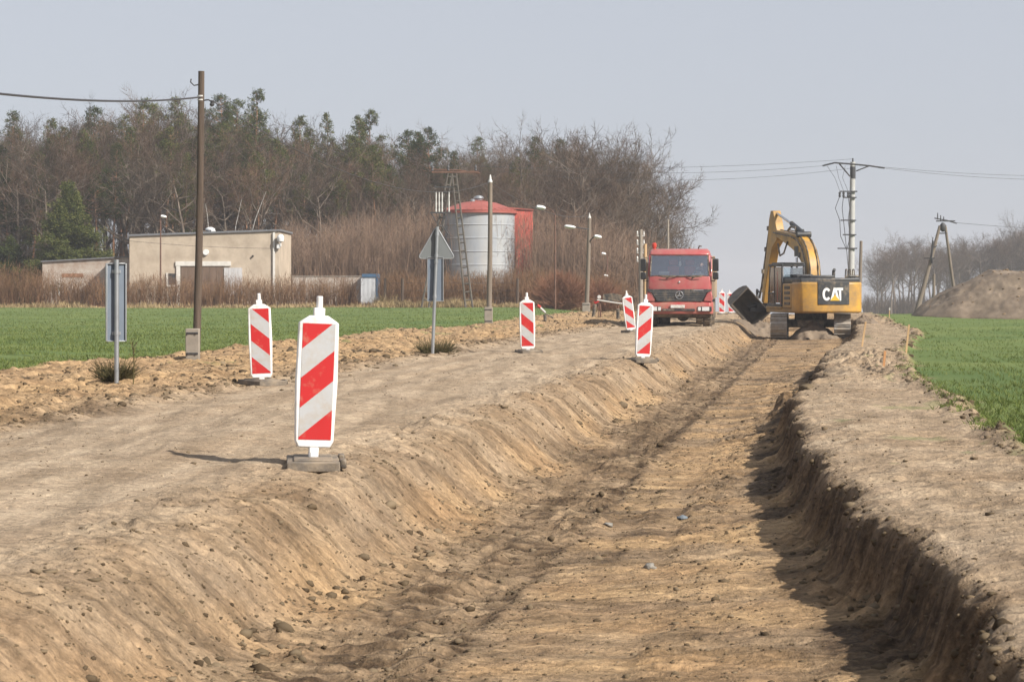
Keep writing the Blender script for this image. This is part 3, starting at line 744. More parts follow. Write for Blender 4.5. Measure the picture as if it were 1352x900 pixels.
def clip_poly(poly, a, b, c):                 # keep a*x+b*y <= c
    out = []
    for i in range(len(poly)):
        p, q = poly[i], poly[(i+1) % len(poly)]; dp = a*p[0]+b*p[1]-c; dq = a*q[0]+b*q[1]-c
        if dp <= 0: out.append(p)
        if (dp < 0 < dq) or (dq < 0 < dp):
            t = dp/(dp-dq); out.append((p[0]+(q[0]-p[0])*t, p[1]+(q[1]-p[1])*t))
    return out
def beacon(label, px, ppm, lean, yaw, sense, base_yaw=0., tilt=0., dz=-.10, size=1.0):
    """sense +1: stripes rise to the right"""
    X, Y, z = at(px, ppm); z = max(g1(X+dx, Y+dy) for dx in (-.15,0,.15) for dy in (-.3,0,.3))
    t = thing('traffic_beacon', label, 'traffic beacon', (X,Y,z-.012), 0, 'red and white striped beacons along the dirt road')
    b = MB(); b.prism([(-.20,-.40),(.20,-.40),(.20,.40),(-.20,.40)], 'z', -.02, .055); b.box((0,.0,.058),(.30,.60,.02))
    bo = b.build('base', RUBBER, t, bevel=.012); bo.rotation_euler = (0,0,base_yaw)
    for y_ in (-.26,.26):
        e = MB(); e.b2(.2,.25,y_-.07,y_+.07,.0,.07); e.build('grip', BLACKP, bo, bevel=.012)
    s_ = size; z0 = .15
    b = MB(); w_ = .162*s_
    out = [(-.125*s_,z0),(.125*s_,z0),(w_*.92,z0+.05),(w_,z0+.5*s_),(w_*.95,z0+.955*s_),(.07*s_,z0+1.01*s_),(-.07*s_,z0+1.01*s_),(-w_*.95,z0+.955*s_),(-w_,z0+.5*s_),(-w_*.92,z0+.05)]
    b.prism(out, 'y', -.028, .028); b.box((0,0,.12),(.075,.05,.10)); b.box((0,0,.06),(.06,.06,.12))
    bd = b.build('board', WHITEP, t, bevel=.010)
    bd.rotation_euler = (tilt, lean, yaw); bd.location = (0,0,.035+dz)
    h = MB(); h.box((0,0,z0+1.035*s_),(.085,.05,.07)); h.tube((0,0,z0+1.05*s_),(0,0,z0+1.16*s_),.026*s_,.024*s_,12)
    h.build('handle', WHITEP, bd, bevel=.005)
    x1 = .126*s_; zb, zt = z0+.06, z0+.95*s_; hh = zt-zb
    rect = [(-x1,zb),(x1,zb),(x1*1.0,zt),(-x1,zt)]
    p = MB(); slope = .24*hh*sense/(2*x1)
    for sgn in (1, -1):
        edges = [0,.22,.47,.73,.98,1.6]
        for i in range(5):
            # q = (zt - z)/hh + share across
            lo, hi = edges[i]-(.5 if i == 0 else 0), edges[i+1]
            sh = slope/hh
            # (zt-z)/hh + sh*(x + sense*x1) between lo and hi
            pol = clip_poly(rect, sh, -1/hh, hi-zt/hh-sh*sense*x1)
            pol = clip_poly(pol, -sh, 1/hh, -(lo-zt/hh-sh*sense*x1))
            if len(pol) >= 3:
                y = -.0315 if sgn == 1 else .0315
                p.add([(q[0],y,q[1]) for q in pol], [tuple(range(len(pol)))], 0 if i % 2 == 0 else 1)
    o = p.build('striped_panel', [REFLR, REFLW], bd, smooth=False)
    return t
beacon('nearest, largest red and white striped beacon board, leaning, on the edge of the cut', 413, 172, .042, .25, 1, .10, dz=-.045)
beacon('red and white beacon board in front of the crop field, left of the nearest one', 346, 96, -.035, .12, -1, .5)
beacon('red and white beacon board before the silo, right of the triangular sign', 697, 64, -.02, .10, -1, .2)
beacon('dusty red and white beacon board by the cut, close left of the lorry', 848, 71, .055, .3, 1, .15)
beacon('leaning, mud-stained beacon board just left of the lorry, its foot in the dirt', 834, 44.5, -.13, .25, -1, .3)
beacon('small distant beacon board beyond the lorry, beside the black bucket', 953, 27.5, .0, .1, -1)
beacon('most distant low beacon board peeping past the edge of the black bucket', 966, 25.8, -.1, .1, -1)

# ------------------------------------------------------------------ road signs seen from behind
X, Y, z = at(154, 97)
t = thing('road_sign', 'grey back of a tall rectangular road sign on a steel post at the left', 'road sign', (X,Y,z-.05), R(18))
b = MB(); b.tube((0,0,0),(0.0,0,1.72),.032,n=14); b.build('post', GALV, t)
b = MB(); b.b2(-.125,.125,.046,.066,.62,1.66); p_ = b.build('panel', ALU, t)
b = MB()
for x in (-.13,.13): b.b2(x-.009,x+.009,.02,.09,.61,1.67)
for zz in (.612,1.668): b.b2(-.121,.121,.022,.088,zz-.008,zz+.008)
b.build('rim', GALV, p_, bevel=.003)
b = MB()
for zz in (.72,1.56):
    b = MB(); b.lathe([(.041,-.025),(.041,.025)], (0,0,zz), 14); b.b2(-.06,.06,.03,.0455,zz-.02,zz+.02); b.build('clamp', GALV, t)
p_.rotation_euler = (0,0,0)
X, Y, z = at(571, 66)
t = thing('road_sign', 'grey back of a triangular road sign above a small plate on a steel post', 'road sign', (X,Y,z-.05), R(6))
b = MB(); b.tube((0,0,0),(.10,0,2.60),.033,n=14); b.build('post', GALV, t)
b = MB(); tri = []
cx, cz = .085, 2.18
for k in range(3):
    a0 = R(90+120*k); vx, vz = cx+.345*math.cos(a0), cz+.345*math.sin(a0)
    for j in range(5):
        a = a0+R(-60+30*j); tri.append((vx+.045*math.cos(a), vz+.045*math.sin(a)))
b.prism(tri, 'y', .060, .075); p_ = b.build('triangular_panel', ALU2, t)
b = MB(); b.path([(q[0],.062,q[1]) for q in tri]+[(tri[0][0],+.062,tri[0][1])], .012, 6); b.build('rim', GALV, p_)
b = MB(); b.b2(-.09,.21,.058,.075,1.12,1.98); p_ = b.build('lower_panel', ALU, t)
b = MB(); b.b2(-.10,-.09,.03,.08,1.11,1.99); b.b2(.21,.225,.03,.08,1.11,1.99); b.b2(-.09,.21,.035,.08,1.105,1.117); b.b2(-.09,.21,.035,.08,1.983,1.995); b.build('rim', GALV, p_)
b = MB()
for zz in (2.02,2.45,1.9,1.2):
    b = MB(); b.lathe([(.043,-.03),(.043,.03)], (.10*zz/2.6,0,zz), 12); b.build('clamp', GALV, t)

# ------------------------------------------------------------------ wooden poles on concrete feet
def foot_pole(label, px, ppm, H, mat, leanx, r0, r1, foot_w, foot_h, lamps=(), name='utility_pole', cat='utility pole', fdx=0):
    X, Y, z = at(px, ppm)
    t = thing(name, label, cat, (X,Y,z-.05))
    b = MB()
    b.b2(-foot_w/2,foot_w/2,-.02,.12,-.2,foot_h+.05); b.build('concrete_foot', CONC, t, bevel=.015)
    b = MB()
    for zz in (.18*foot_h, .85*foot_h):
        for dx in (-.3,.3): b.tube((dx*foot_w,-.02,zz+.05),(dx*foot_w,-.05,zz+.05),.018,n=8)
        b.b2(-.42*foot_w,.42*foot_w,-.034,-.022,zz+.035,zz+.065)
    b.build('bolt_band', IRON, t)
    pts = []; k = 10
    for i in range(k+1):
        f = i/k; pts.append((fdx+leanx*f+.02*math.sin(3*f), .22, -.2+(H+.2)*f))
    b = MB(); b.path(pts, [r0+(r1-r0)*i/k for i in range(k+1)], 16); b.build('pole', mat, t)
    return t, (fdx+leanx, .22, H)
t, top = foot_pole('tall dark wooden pole on a concrete foot, nearest, before the beige building', 254, 73, 5.27, WOOD, .10, .074, .056, .25, .55, fdx=.03)
b = MB()
for zz in (4.82,4.75): b.lathe([(.063,-.012),(.063,.012)], (.12,.22,zz), 16)
b.build('white_band', PORC, t)
b = MB(); b.path([(.12,.22,5.03),(-.0,.2,5.01),(-.06,.2,5.07),(-.05,.2,5.13)], .012, 8)
b.path([(.12,.2,4.73),(.26,.2,4.75),(.30,.2,4.73)], .014, 8); b.build('hook', IRON, t)
b = MB(); b.lathe([(.012,-.06),(.038,-.05),(.045,-.02),(.03,.0),(.036,.03),(.02,.05)], (.33,.2,4.69), 12); b.build('insulator', IRON, t)
P1 = Vector(t.location)+Vector((.12,.22,4.80))
t2, top = foot_pole('grey wooden pole on a concrete foot in front of the silo', 645, 36.5, 5.22, WOODG, .06, .10, .075, .30, .62)
b = MB(); b.lathe([(.08,0),(.08,.06),(.045,.12),(.045,.18),(.015,.28)], (.06,.22,5.18), 12); b.build('insulator_cap', PORC, t2)
P2 = Vector(t2.location)+Vector((.06,.22,5.2))
t3, top = foot_pole('wooden pole carrying two street lamps on side arms, right of the silo', 774, 25, 5.15, WOODG, .18, .12, .095, .42, .62)
b = MB(); b.lathe([(.09,0),(.08,.10),(.04,.18),(.015,.32)], (.18,.22,5.1), 10); b.build('insulator_cap', PORC, t3)
def lamp_head(parent, x, y, z, dirx, L=.42, w_=.11):
    b = MB(); n0 = len(b.v)
    b.lathe([(.04,-L/2),(w_*.9,-L*.35),(w_,0),(w_*.8,L*.35),(.05,L/2)], (0,0,0), 12, axis='x')
    b.v = [(p[0]+x+dirx*L/2, p[1]*1.3+y, p[2]*.75+z+.05*0-.12*dirx*p[0]*dirx) for p in b.v]
    b.build('lamp_head', LAMPW, parent)
b = MB(); b.path([(.17,.15,4.55),(-.2,.1,4.60),(-.55,.05,4.66)], .03, 8); b.path([(.17,.15,3.9),(.35,.1,4.10),(.42,.05,4.18)], .03, 8); b.build('lamp_arm', IRON, t3)
lamp_head(t3, -.55, .05, 4.68, -1, .6, .13); lamp_head(t3, .40, .05, 4.16, 1, .42, .14)
P3 = Vector(t3.location)+Vector((.18,.22,5.3))

def street_lamp(label, px, py_top, px_head, py_head, Y, L=.5, w_=.13):
    p = W(px, py_top, Y); z = g1(p.x, Y); q = W(px_head, py_head, Y)
    t = thing('street_lamp', label, 'street lamp', (p.x, Y, z)); H = p.z-z; sx = 1 if px_head >= px else -1
    b = MB(); b.path([(0,0,-.2),(0,0,H*.5),(0,0,H)], [.07,.055,.045], 10); b.build('pole', RUST, t)
    dx, dz = q.x-p.x, q.z-z
    b = MB(); b.path([(0,0,H-.02),(dx*.3,0,H+(dz-H)*.75),(dx*.75,0,dz)], .03, 8); b.build('lamp_arm', RUST, t)
    lamp_head(t, dx-sx*L*.5, 0, dz, sx, L, w_)
street_lamp('single-lamp street lamp on a thin rusty pole just right of the silo', 733, 283, 714, 274, 141, .62, .19)
street_lamp('street lamp on a dark pole in front of the beige building', 212, 292, 216, 286, 156, .42, .15)
street_lamp('far small street lamp with two stacked heads between the two-lamp pole and the lorry', 802, 338, 797, 335, 165, .34, .14)
lamp_head([o for o in COL.objects if o.name.startswith('street_lamp')][-1], -.28, 0, 2.65, 1, .34, .12)

def plain_pole(label, px, py_top, Y, mat, r0, r1, fit=0, lean=0, cat='utility pole'):
    p = W(px, py_top, Y); z = g1(p.x, Y); H = p.z-z
    t = thing('utility_pole', label, cat, (p.x-lean, Y, z-.1))
    b = MB(); b.path([(0,0,0),(lean*.5,0,H*.5),(lean,0,H+.1)], [r0,(r0+r1)/2,r1], 12); b.build('pole', mat, t)
    if fit:
        b = MB()
        for k in range(fit): b.b2(lean-.26,lean+.26,-.05,.05,H-.35-k*.55,H-.29-k*.55); b.lathe([(.03,0),(.07,.05),(.05,.16),(.07,.2),(.02,.3)], (lean-.22,0,H-.29-k*.55), 8); b.lathe([(.03,0),(.07,.05),(.05,.16),(.02,.3)], (lean+.2,0,H-.29-k*.55), 8)
        b.build('insulator', PORC, t)
    return t
plain_pole('grey pole with several insulator pairs just left of the lorry', 846, 303, 148, CONC, .15, .12, 4)
plain_pole('yellowish bare wooden pole between the insulator pole and the lorry', 852, 322, 146, NEWWOOD, .13, .10)
plain_pole('thin pale pole sticking up behind the lorry cab', 882, 290, 160, CONC, .10, .08)
plain_pole('slim dark wooden pole right behind the yellow digger', 1137, 318, 140, WOODG, .12, .09, lean=.12)
plain_pole('thin pale post between the legs of the tilted pylon', 1233, 362, 158, WOODG, .12, .10)

# ------------------------------------------------------------------ ladder-legged pylon before the silo
Y = 146; base = W(591, 405, Y); z = 0
t = thing('power_pylon', 'two-legged ladder-like concrete power pylon standing before the silo', 'pylon', (base.x, Y, g1(base.x, Y)))
def lx(px): return (px-591)*Y/F
def lz(py): return ZC-(py-378)*Y/F-g1(base.x, Y)
TIMBER = M('dark_weathered_concrete', (.115,.10,.085), .9, var=.3, vscale=3)
def ladder(p0, p1, w0, w1, n, name, parent, mat=TIMBER):
    b = MB(); p0, p1 = Vector(p0), Vector(p1); ax = (p1-p0).normalized(); sx = Vector((0,1,0)).cross(ax).normalized()
    for s_ in (-1,1): b.path([p0+sx*s_*w0/2, p1+sx*s_*w1/2], [.07,.055], 6)
    for k in range(n):
        f = (k+.5)/n; c = p0.lerp(p1, f); ww = w0+(w1-w0)*f; b.path([c-sx*ww/2, c+sx*ww/2], .05, 5)
    return b.build(name, mat, parent)
top = (lx(597), 0, lz(228))
ladder((lx(620),0,-.3), (top[0]+.12,0,top[2]), .46, .26, 17, 'leg', t)
ladder((lx(560),0,-.3), (top[0]-.12,0,top[2]), .46, .26, 17, 'leg', t)
b = MB(); b.b2(lx(570),lx(632),-.07,.07,top[2]-.02,top[2]+.10); b.path([(lx(566),0,top[2]+.3),(lx(572),0,top[2]+.2),(lx(605),0,top[2]+.16),(lx(634),0,top[2]-.06)], .04, 6); b.build('crossarm', RUST, t)
b = MB()
for px in (571,592,628): b.lathe([(.03,0),(.09,.05),(.06,.18),(.09,.22),(.06,.32),(.02,.45)], (lx(px),0,top[2]+.09), 8)
b.build('insulator', IRON, t)
b = MB(); zz = lz(282)
b.b2(lx(568),lx(596),-.35,-.25,zz,zz+.10); b.b2(lx(574),lx(600),-.35,-.25,lz(248),lz(248)+.08); b.path([(lx(570),-.3,zz),(lx(580),-.3,zz-.9),(lx(588),-.2,zz-.1)], .04, 6); b.path([(lx(584),-.2,lz(297)),(lx(592),0,lz(310))], .04, 6); b.build('switch_frame', IRON, t)
b = MB()
for px in (576,580,584,593): b.lathe([(.04,0),(.06,.2),(.035,.3),(.06,.6),(.035,.8),(.05,1.1),(.02,1.35)], (lx(px),-.3,zz+.05), 8)
b.build('switch_insulator', PORC, t)
PYL = [Vector(t.location)+Vector((lx(px),0,top[2]+.5)) for px in (571,592,628)]

# ------------------------------------------------------------------ spun concrete power pole behind the digger
Y = 150; pt = W(1126, 214, Y); gzz = g1(pt.x, Y)
t = thing('power_pole', 'pale round concrete power pole with crossarm and cable brackets behind the yellow digger', 'power pole', (pt.x, Y, gzz))
mx = lambda px: (px-1126)*Y/F
mz = lambda py: ZC-(py-378)*Y/F-gzz
b = MB(); H = mz(214); b.path([(-.15,0,-.3),(0,0,H)], [.235,.165], 20); b.build('pole', CONC2, t)
b = MB(); b.path([(mx(1086),0,mz(219)),(mx(1102),0,mz(215)),(mx(1126),-.15,mz(217)),(mx(1148),0,mz(219)),(mx(1168),0,mz(222))], .055, 6)
b.path([(mx(1108),0,mz(216)),(mx(1122),-.1,mz(233))], .05, 6); b.path([(mx(1148),0,mz(219)),(mx(1130),-.1,mz(226))], .045, 6)
b.tube((0,0,H-.1),(0,0,H+.25),.05,n=8); b.lathe([(.185,mz(236)),(.185,mz(220))], n=16); b.build('crossarm', IRON, t)
for py, x0, x1 in ((253,1108,1131),(261,1112,1130),(291,1109,1128),(310,1112,1128),(328,1105,1131)):
    b = MB(); b.b2(mx(x0),mx(x1),-.30,-.22,mz(py)-.04,mz(py)+.04); b.b2(-.2,.2,-.23,.0,mz(py)-.03,mz(py)+.03); b.build('bracket', IRON, t)
b = MB()
for x0 in (1108,1113,1119,1122): b.lathe([(.03,-.2),(.09,-.12),(.06,0),(.09,.1),(.03,.18)], (mx(x0),-.26,mz(257)), 8)
b.build('insulator', IRON, t)
b = MB()
for k,x0 in enumerate((1108,1113,1119)):
    b.path([(mx(1092+k*12),0,mz(219)),(mx(1102+k*5),-.15,mz(235)),(mx(x0+1),-.26,mz(255))], .012, 5)
    b.path([(mx(x0),-.26,mz(259)),(mx(x0-6+k*4),-.3,mz(275)),(mx(x0),-.26,mz(291)),(mx(x0+1+k),-.3,mz(312)),(mx(1117),-.28,mz(330)),(mx(1119),-.28,mz(352)),(mx(1120),-.28,mz(420))], .022, 5)
b.build('dropper_cable', IRON, t)
CPL = [Vector(t.location)+Vector((mx(1087),0,mz(219))), Vector(t.location)+Vector((0,0,H+.2)), Vector(t.location)+Vector((mx(1167),0,mz(222)))]

# ------------------------------------------------------------------ tilted A-frame pylon by the heap
Y = 152; pt = W(1243, 300, Y); gzz = g1(pt.x, Y)
t = thing('power_pylon', 'wooden A-frame power pylon with spread legs before the distant wood', 'pylon', (pt.x, Y, gzz))
mx = lambda px: (px-1243)*Y/F
mz = lambda py: ZC-(py-378)*Y/F-gzz
b = MB(); b.path([(mx(1207),0,mz(424)),(mx(1222),0,mz(370)),(mx(1241),0,mz(298))], [.19,.15,.10], 10); b.build('leg', WOODG, t)
b = MB(); b.path([(mx(1266),.6,mz(412)),(mx(1248),0,mz(298))], [.12,.09], 10); b.build('leg', WOODG, t)
b = MB(); b.b2(mx(1236),mx(1261),-.05,.05,mz(292)-.03,mz(292)+.05); b.path([(mx(1234),.05,mz(288)),(mx(1250),0,mz(291)),(mx(1263),-.05,mz(295))], .04, 6); b.b2(mx(1240),mx(1250),-.08,.08,mz(308)-.04,mz(308)+.04); b.build('crossarm', IRON, t)
b = MB()
for px, a, c in ((1238,290,281),(1242,292,284),(1246,292,286)): b.tube((mx(px),0,mz(a)),(mx(px),0,mz(c)),.045,.03,8)
b.lathe([(.08,mz(306)),(.2,mz(303)),(.2,mz(297)),(.08,mz(294))], (mx(1245),0,0), 8); b.build('insulator', IRON, t)
b = MB(); b.b2(mx(1219),mx(1233),-.3,-.1,mz(341)-.04,mz(341)+.04); b.path([(mx(1231),-.2,mz(318)),(mx(1229),-.2,mz(340)),(mx(1230),-.2,mz(348))], .06, 6); b.path([(mx(1231),-.2,mz(326)),(mx(1237),-.1,mz(325))], .04, 6); b.tube((mx(1230),-.2,mz(324)),(mx(1231),-.2,mz(313)),.03,n=6); b.build('switch_gear', IRON, t)
AFR = Vector(t.location)+Vector((mx(1262),0,mz(294)))

# ------------------------------------------------------------------ wires
CAB = M('black_cable', (.05,.05,.055), .6, var=.1)
def wire(label, a, b_, sag, r=.012):
    a, b_ = Vector(a), Vector(b_); m_ = MB()
    m_.path([a.lerp(b_, i/24)-Vector((0,0,sag*4*(i/24)*(1-i/24))) for i in range(25)], r, 5)
    o = m_.build('overhead_wire', CAB); return tag(o, label, 'wire', 'overhead wires')
wire('thick telephone cable from the nearest wooden pole out over the left photo edge', P1, W(-160, 103, 22), .14, .016)
wire('thin cable sagging from the nearest wooden pole to the pole before the silo', P1+Vector((.2,0,-.06)), P2, .9, .009)
wire('thin cable from the pole before the silo to the two-lamp pole', P2, P3, .5, .011)
wire('upper left wire from the concrete pole to the ladder-legged pylon', CPL[0], PYL[2], .5, .010)
wire('lower left wire from the concrete pole to the ladder-legged pylon', CPL[1]+Vector((0,0,-.6)), PYL[1], .9, .010)
wire('wire from the top of the concrete pole to the pylon crossarm middle', CPL[1], PYL[0], .4, .010)
wire('upper wire from the concrete pole out past the right photo edge', CPL[2]+Vector((-.6,0,.12)), W(1470, 232, 158), .25, .012)
wire('lower wire from the concrete pole out past the right photo edge', CPL[2], W(1470, 237, 156), .3, .012)
wire('faint wire from the A-frame pylon out past the right photo edge', AFR, W(1480, 302, 190), .2, .013)
wire('thin cable crossing in front of the beige building', W(171, 318, 155), W(366, 328, 155), .12, .012)

# ------------------------------------------------------------------ buildings
RENDER = M('beige_render', (.50,.42,.33), .9, var=.10, vscale=.9, bump=.2, dirt=((.30,.24,.18),.35,.8))
WHITEW = M('stained_whitewash', (.56,.53,.48), .9, var=.12, vscale=.7, dirt=((.26,.17,.12),.6,.9))
ROOFD = M('dark_roof_edge', (.16,.165,.18), .7, var=.2)
DOORB = M('brown_gate', (.155,.105,.075), .85, var=.25, vscale=2, stretch=(5,1,.4))
DOORW = M('grey_white_door', (.52,.52,.53), .7, var=.15, vscale=3, stretch=(5,1,.4))
LINTEL = M('white_painted_frame', (.66,.64,.60), .8, var=.12, vscale=4)
RUSTP = M('rusty_patch', (.28,.15,.09), .9, var=.3)
DGLASS = M('dark_window', (.05,.05,.055), .2, var=.3)
Y = 160; k = Y/F
X0, X1 = (171-676)*k, (368-676)*k
t = thing('farm_building', 'beige flat-roofed building with a gate behind the hedge', 'building', (X0, Y, g1(X0,Y)))
bx = lambda px: (px-171)*k
bz = lambda py: ZC-(py-378)*k-g1(X0,Y)
Wd = X1-X0; zl, zr = bz(312), bz(305)
b = MB(); b.prism([(0,-.3),(Wd,-.3),(Wd,zr),(0,zl)], 'y', 0, 9); b.build('wall', RENDER, t)
b = MB(); b.prism([(-.12,zl),(Wd+.12,zr),(Wd+.12,zr+.13),(-.12,zl+.13)], 'y', -.12, 9.1); ro = b.build('roof', ROOFD, t)
b = MB(); b.lathe([(.10,0),(.14,.12),(.34,.2),(.36,.3),(.12,.42)], (bx(272),2.2,(zl+zr)/2+.1), 14); b.b2(bx(274),bx(279),1.9,2.3,(zl+zr)/2+.12,(zl+zr)/2+.3); b.build('roof_vent', LAMPW, ro)
b = MB(); b.b2(bx(232),bx(305),-.12,.06,bz(351),bz(345)); b.b2(bx(233),bx(238),-.10,.05,-.2,bz(351)); li = b.build('gate_frame', LINTEL, t)
b = MB()
for i in range(6): x = bx(239)+(bx(295)-bx(239))*i/6; b.b2(x+.01,x+(bx(295)-bx(239))/6-.01,-.06,.03,-.2,bz(352)-.003)
b.build('gate', DOORB, t)
b = MB()
for i in range(4): x = bx(296)+(bx(320)-bx(296))*i/4; b.b2(x+.005,x+(bx(320)-bx(296))/4-.005,-.09,.03,bz(390),bz(353.5))
b.build('door', DOORW, t)
b = MB(); b.b2(bx(222),bx(232)-.01,-.015,.04,bz(376),bz(361)); wi = b.build('window', DGLASS, t)
b = MB(); b.b2(bx(219.5),bx(221.9),-.08,.03,bz(376),bz(360)); b.b2(bx(219.5),bx(232)-.02,-.10,.03,bz(378.5),bz(376.2)); b.build('window_frame', LINTEL, wi)
b = MB(); b.lathe([(.20,-.16),(.22,-.05),(.12,.02)], (bx(272),0,bz(333)), 14, axis='y'); b.build('wall_lamp', LAMPW, t)
b = MB(); b.tube((bx(334),0,bz(338)),(bx(334),-.14,bz(338)),.07,n=8); b.build('wall_bracket', IRON, t)
b = MB(); b.b2(bx(360.5),bx(363.2),-.13,-.02,-.2,zr-.1); b.build('downpipe', LINTEL, t)
b = MB(); b.lathe([(.06,-.34),(.22,-.25),(.25,-.05),(.25,.06),(.16,.2),(.04,.25)], (bx(371),-.3,bz(314)), 14); b.build('floodlight', LAMPW, t)
b = MB(); b.path([(bx(371),-.3,bz(319)),(bx(371),-.3,bz(325)),(bx(369),-.2,bz(328)),(bx(366),-.1,bz(326))], .055, 8); b.b2(bx(366),bx(370),-.3,-.1,bz(328),bz(322)); b.build('floodlight_arm', LAMPW, t)
# low annex
Y = 164; k = Y/F; X0 = (56-676)*k
t = thing('annex', 'low stained white annex left of the beige building', 'building', (X0, Y, g1(X0,Y)))
bx = lambda px: (px-56)*k
bz = lambda py: ZC-(py-378)*k-g1(X0,Y)
b = MB(); b.prism([(0,-.3),(bx(172),-.3),(bx(172),bz(339.5)),(0,bz(346))], 'y', 0, 7); b.build('wall', WHITEW, t)
b = MB(); b.prism([(-.1,bz(346)),(bx(173),bz(339.4)),(bx(173),bz(338)),(-.1,bz(344.5))], 'y', -.15, 7.1); b.build('roof', ROOFD, t)
b = MB(); b.b2(bx(82),bx(110),-.03,.02,bz(366),bz(361)); b.build('rusty_lintel', RUSTP, t)
b = MB(); b.b2(bx(76),bx(84),-.02,.02,bz(390),bz(367)); b.build('door', LINTEL, t)
# low wall and metal shed
Y = 157; k = Y/F; X0 = (384-676)*k
t = thing('boundary_wall', 'low pale wall half hidden by the hedge, left of the metal shed', 'wall', (X0, Y, g1(X0,Y)))
bx = lambda px: (px-384)*k
bz = lambda py: ZC-(py-378)*k-g1(X0,Y)
b = MB()
for i in range(6): x = bx(386)+i*(bx(476)-bx(386))/6; b.b2(x+.01,x+(bx(476)-bx(386))/6-.01,0,.15,-.2,bz(365.5))
b.build('panel', WHITEW, t)
b = MB(); b.b2(bx(385),bx(478),-.04,.2,bz(365.3),bz(364)); b.build('coping', CONC, t)
BLUEP = M('blue_trim', (.055,.12,.21), .5, var=.15)
METALW = M('pale_corrugated_metal', (.55,.57,.60), .5, .2, var=.12, vscale=2)
Y = 155; k = Y/F; X0 = (476-676)*k
t = thing('metal_shed', 'small pale corrugated metal shed with blue trim at the hedge', 'shed', (X0, Y, g1(X0,Y)))
bx = lambda px: (px-476)*k
bz = lambda py: ZC-(py-378)*k-g1(X0,Y)
b = MB(); prof = []
nx = 24
for i in range(nx+1): prof.append((bx(476)+(bx(496.5)-bx(476))*i/nx, -.03 if i % 2 else 0))
b.prism(prof+[(bx(496.5),2.2),(bx(476),2.2)], 'z', -.1, bz(366)); b.build('wall', METALW, t, smooth=False)
b = MB(); b.b2(bx(478),bx(499.5),-.08,2.3,bz(365.8),bz(361.5)); b.build('roof', BLUEP, t)
b = MB(); b.b2(bx(496.8),bx(499.3),-.06,2.2,-.1,bz(366)); b.build('corner_trim', BLUEP, t)

# silo
SILO = M('galvanised_silo', (.33,.36,.40), .7, .05, var=.10, vscale=1.2, dirt=((.42,.42,.40),.45,1.0), stretch=(1,1,.25))
REDM = M('red_painted_metal', (.62,.12,.09), .55, var=.12, vscale=1.5)
REDR = M('faded_red_roof', (.33,.085,.065), .6, var=.18, vscale=1.5)
Y = 172; k = Y/F; cx = (632-676)*k
t = thing('silo', 'round galvanised silo with a shallow red cone roof', 'silo', (cx, Y, g1(cx,Y)))
sz = lambda py: ZC-(py-378)*k-g1(cx,Y)
rs = 47.5*k; prof = []; zt = sz(279)
nb = 7
for i in range(nb):
    z0 = zt*i/nb; z1 = zt*(i+1)/nb; prof += [(rs,z0),(rs,z1-.10),(rs+.035,z1-.07),(rs+.035,z1-.03)]
b = MB(); b.lathe(prof+[(rs,zt)], n=56); b.build('wall', SILO, t)
b = MB(); b.lathe([(rs+.18,zt-.08),(rs+.20,zt+.05),(rs*.5,zt+.05+(sz(266)-zt)*.78),(.35,sz(265))], n=40); b.lathe([(rs+.02,zt-.2),(rs+.21,zt-.18),(rs+.21,zt-.07),(rs+.02,zt-.07)], n=40); ro = b.build('roof', REDR, t)
b = MB(); b.lathe([(.30,sz(266)),(.30,sz(263)),(.42,sz(262)),(.30,sz(259)),(.05,sz(258))], (0,0,0), 14); b.lathe([(.2,sz(268)),(.2,sz(264)),(.05,sz(263))], (-.45,-.6,0), 10); b.build('roof_vent', GALV, ro)
b = MB()
for i in range(14):
    a = R(200+i*10.8); b.path([(math.cos(a)*(rs+.2),math.sin(a)*(rs+.2),zt+.07),(math.cos(a)*.4,math.sin(a)*.4,sz(265)+.02)], .03, 4)
b.build('roof_seam', REDR, ro)
b = MB(); b.lathe([(rs+.25,-.2),(rs+.25,.12)], n=40); b.build('plinth', CONC, t)
X0 = (676-676)*k
t = thing('red_annex', 'tall red metal clad tower joined to the right of the silo', 'building', (X0, Y+.3, g1(X0,Y)))
b = MB(); xa, xb = .0, (703.5-676)*k; n_ = 26; prof = [(xa+(xb-xa)*i/n_, -.006 if i % 2 else .006) for i in range(n_+1)]
b.prism(prof+[(xb,3),(xa,3)], 'z', -.2, sz(277.5)); b.build('wall', REDM, t, smooth=False)
b = MB(); b.prism([(-.4,sz(275)),(xb+.06,sz(277.2)),(xb+.06,sz(275.8)),(-.4,sz(272.8))], 'y', -.1, 3.1); b.build('roof', REDR, t)
# fence posts before the silo
t = thing('wire_fence', 'low wire fence with dark posts along the hedge foot before the silo', 'fence', ((600-676)*149.7/F, 149.7, 0))
for px in (508,531,683):
    b = MB(); x = (px-600)*149.7/F; b.path([(x,0,-.2),(x+.03,0,1.9)], .09, 8); b.build('post', WOOD, t)
b = MB()
for zz in (.6,1.1,1.6): b.path([((508-600)*149.7/F,0,zz),((683-600)*149.7/F,0,zz)], .012, 4)
b.build('wire', IRON, t)

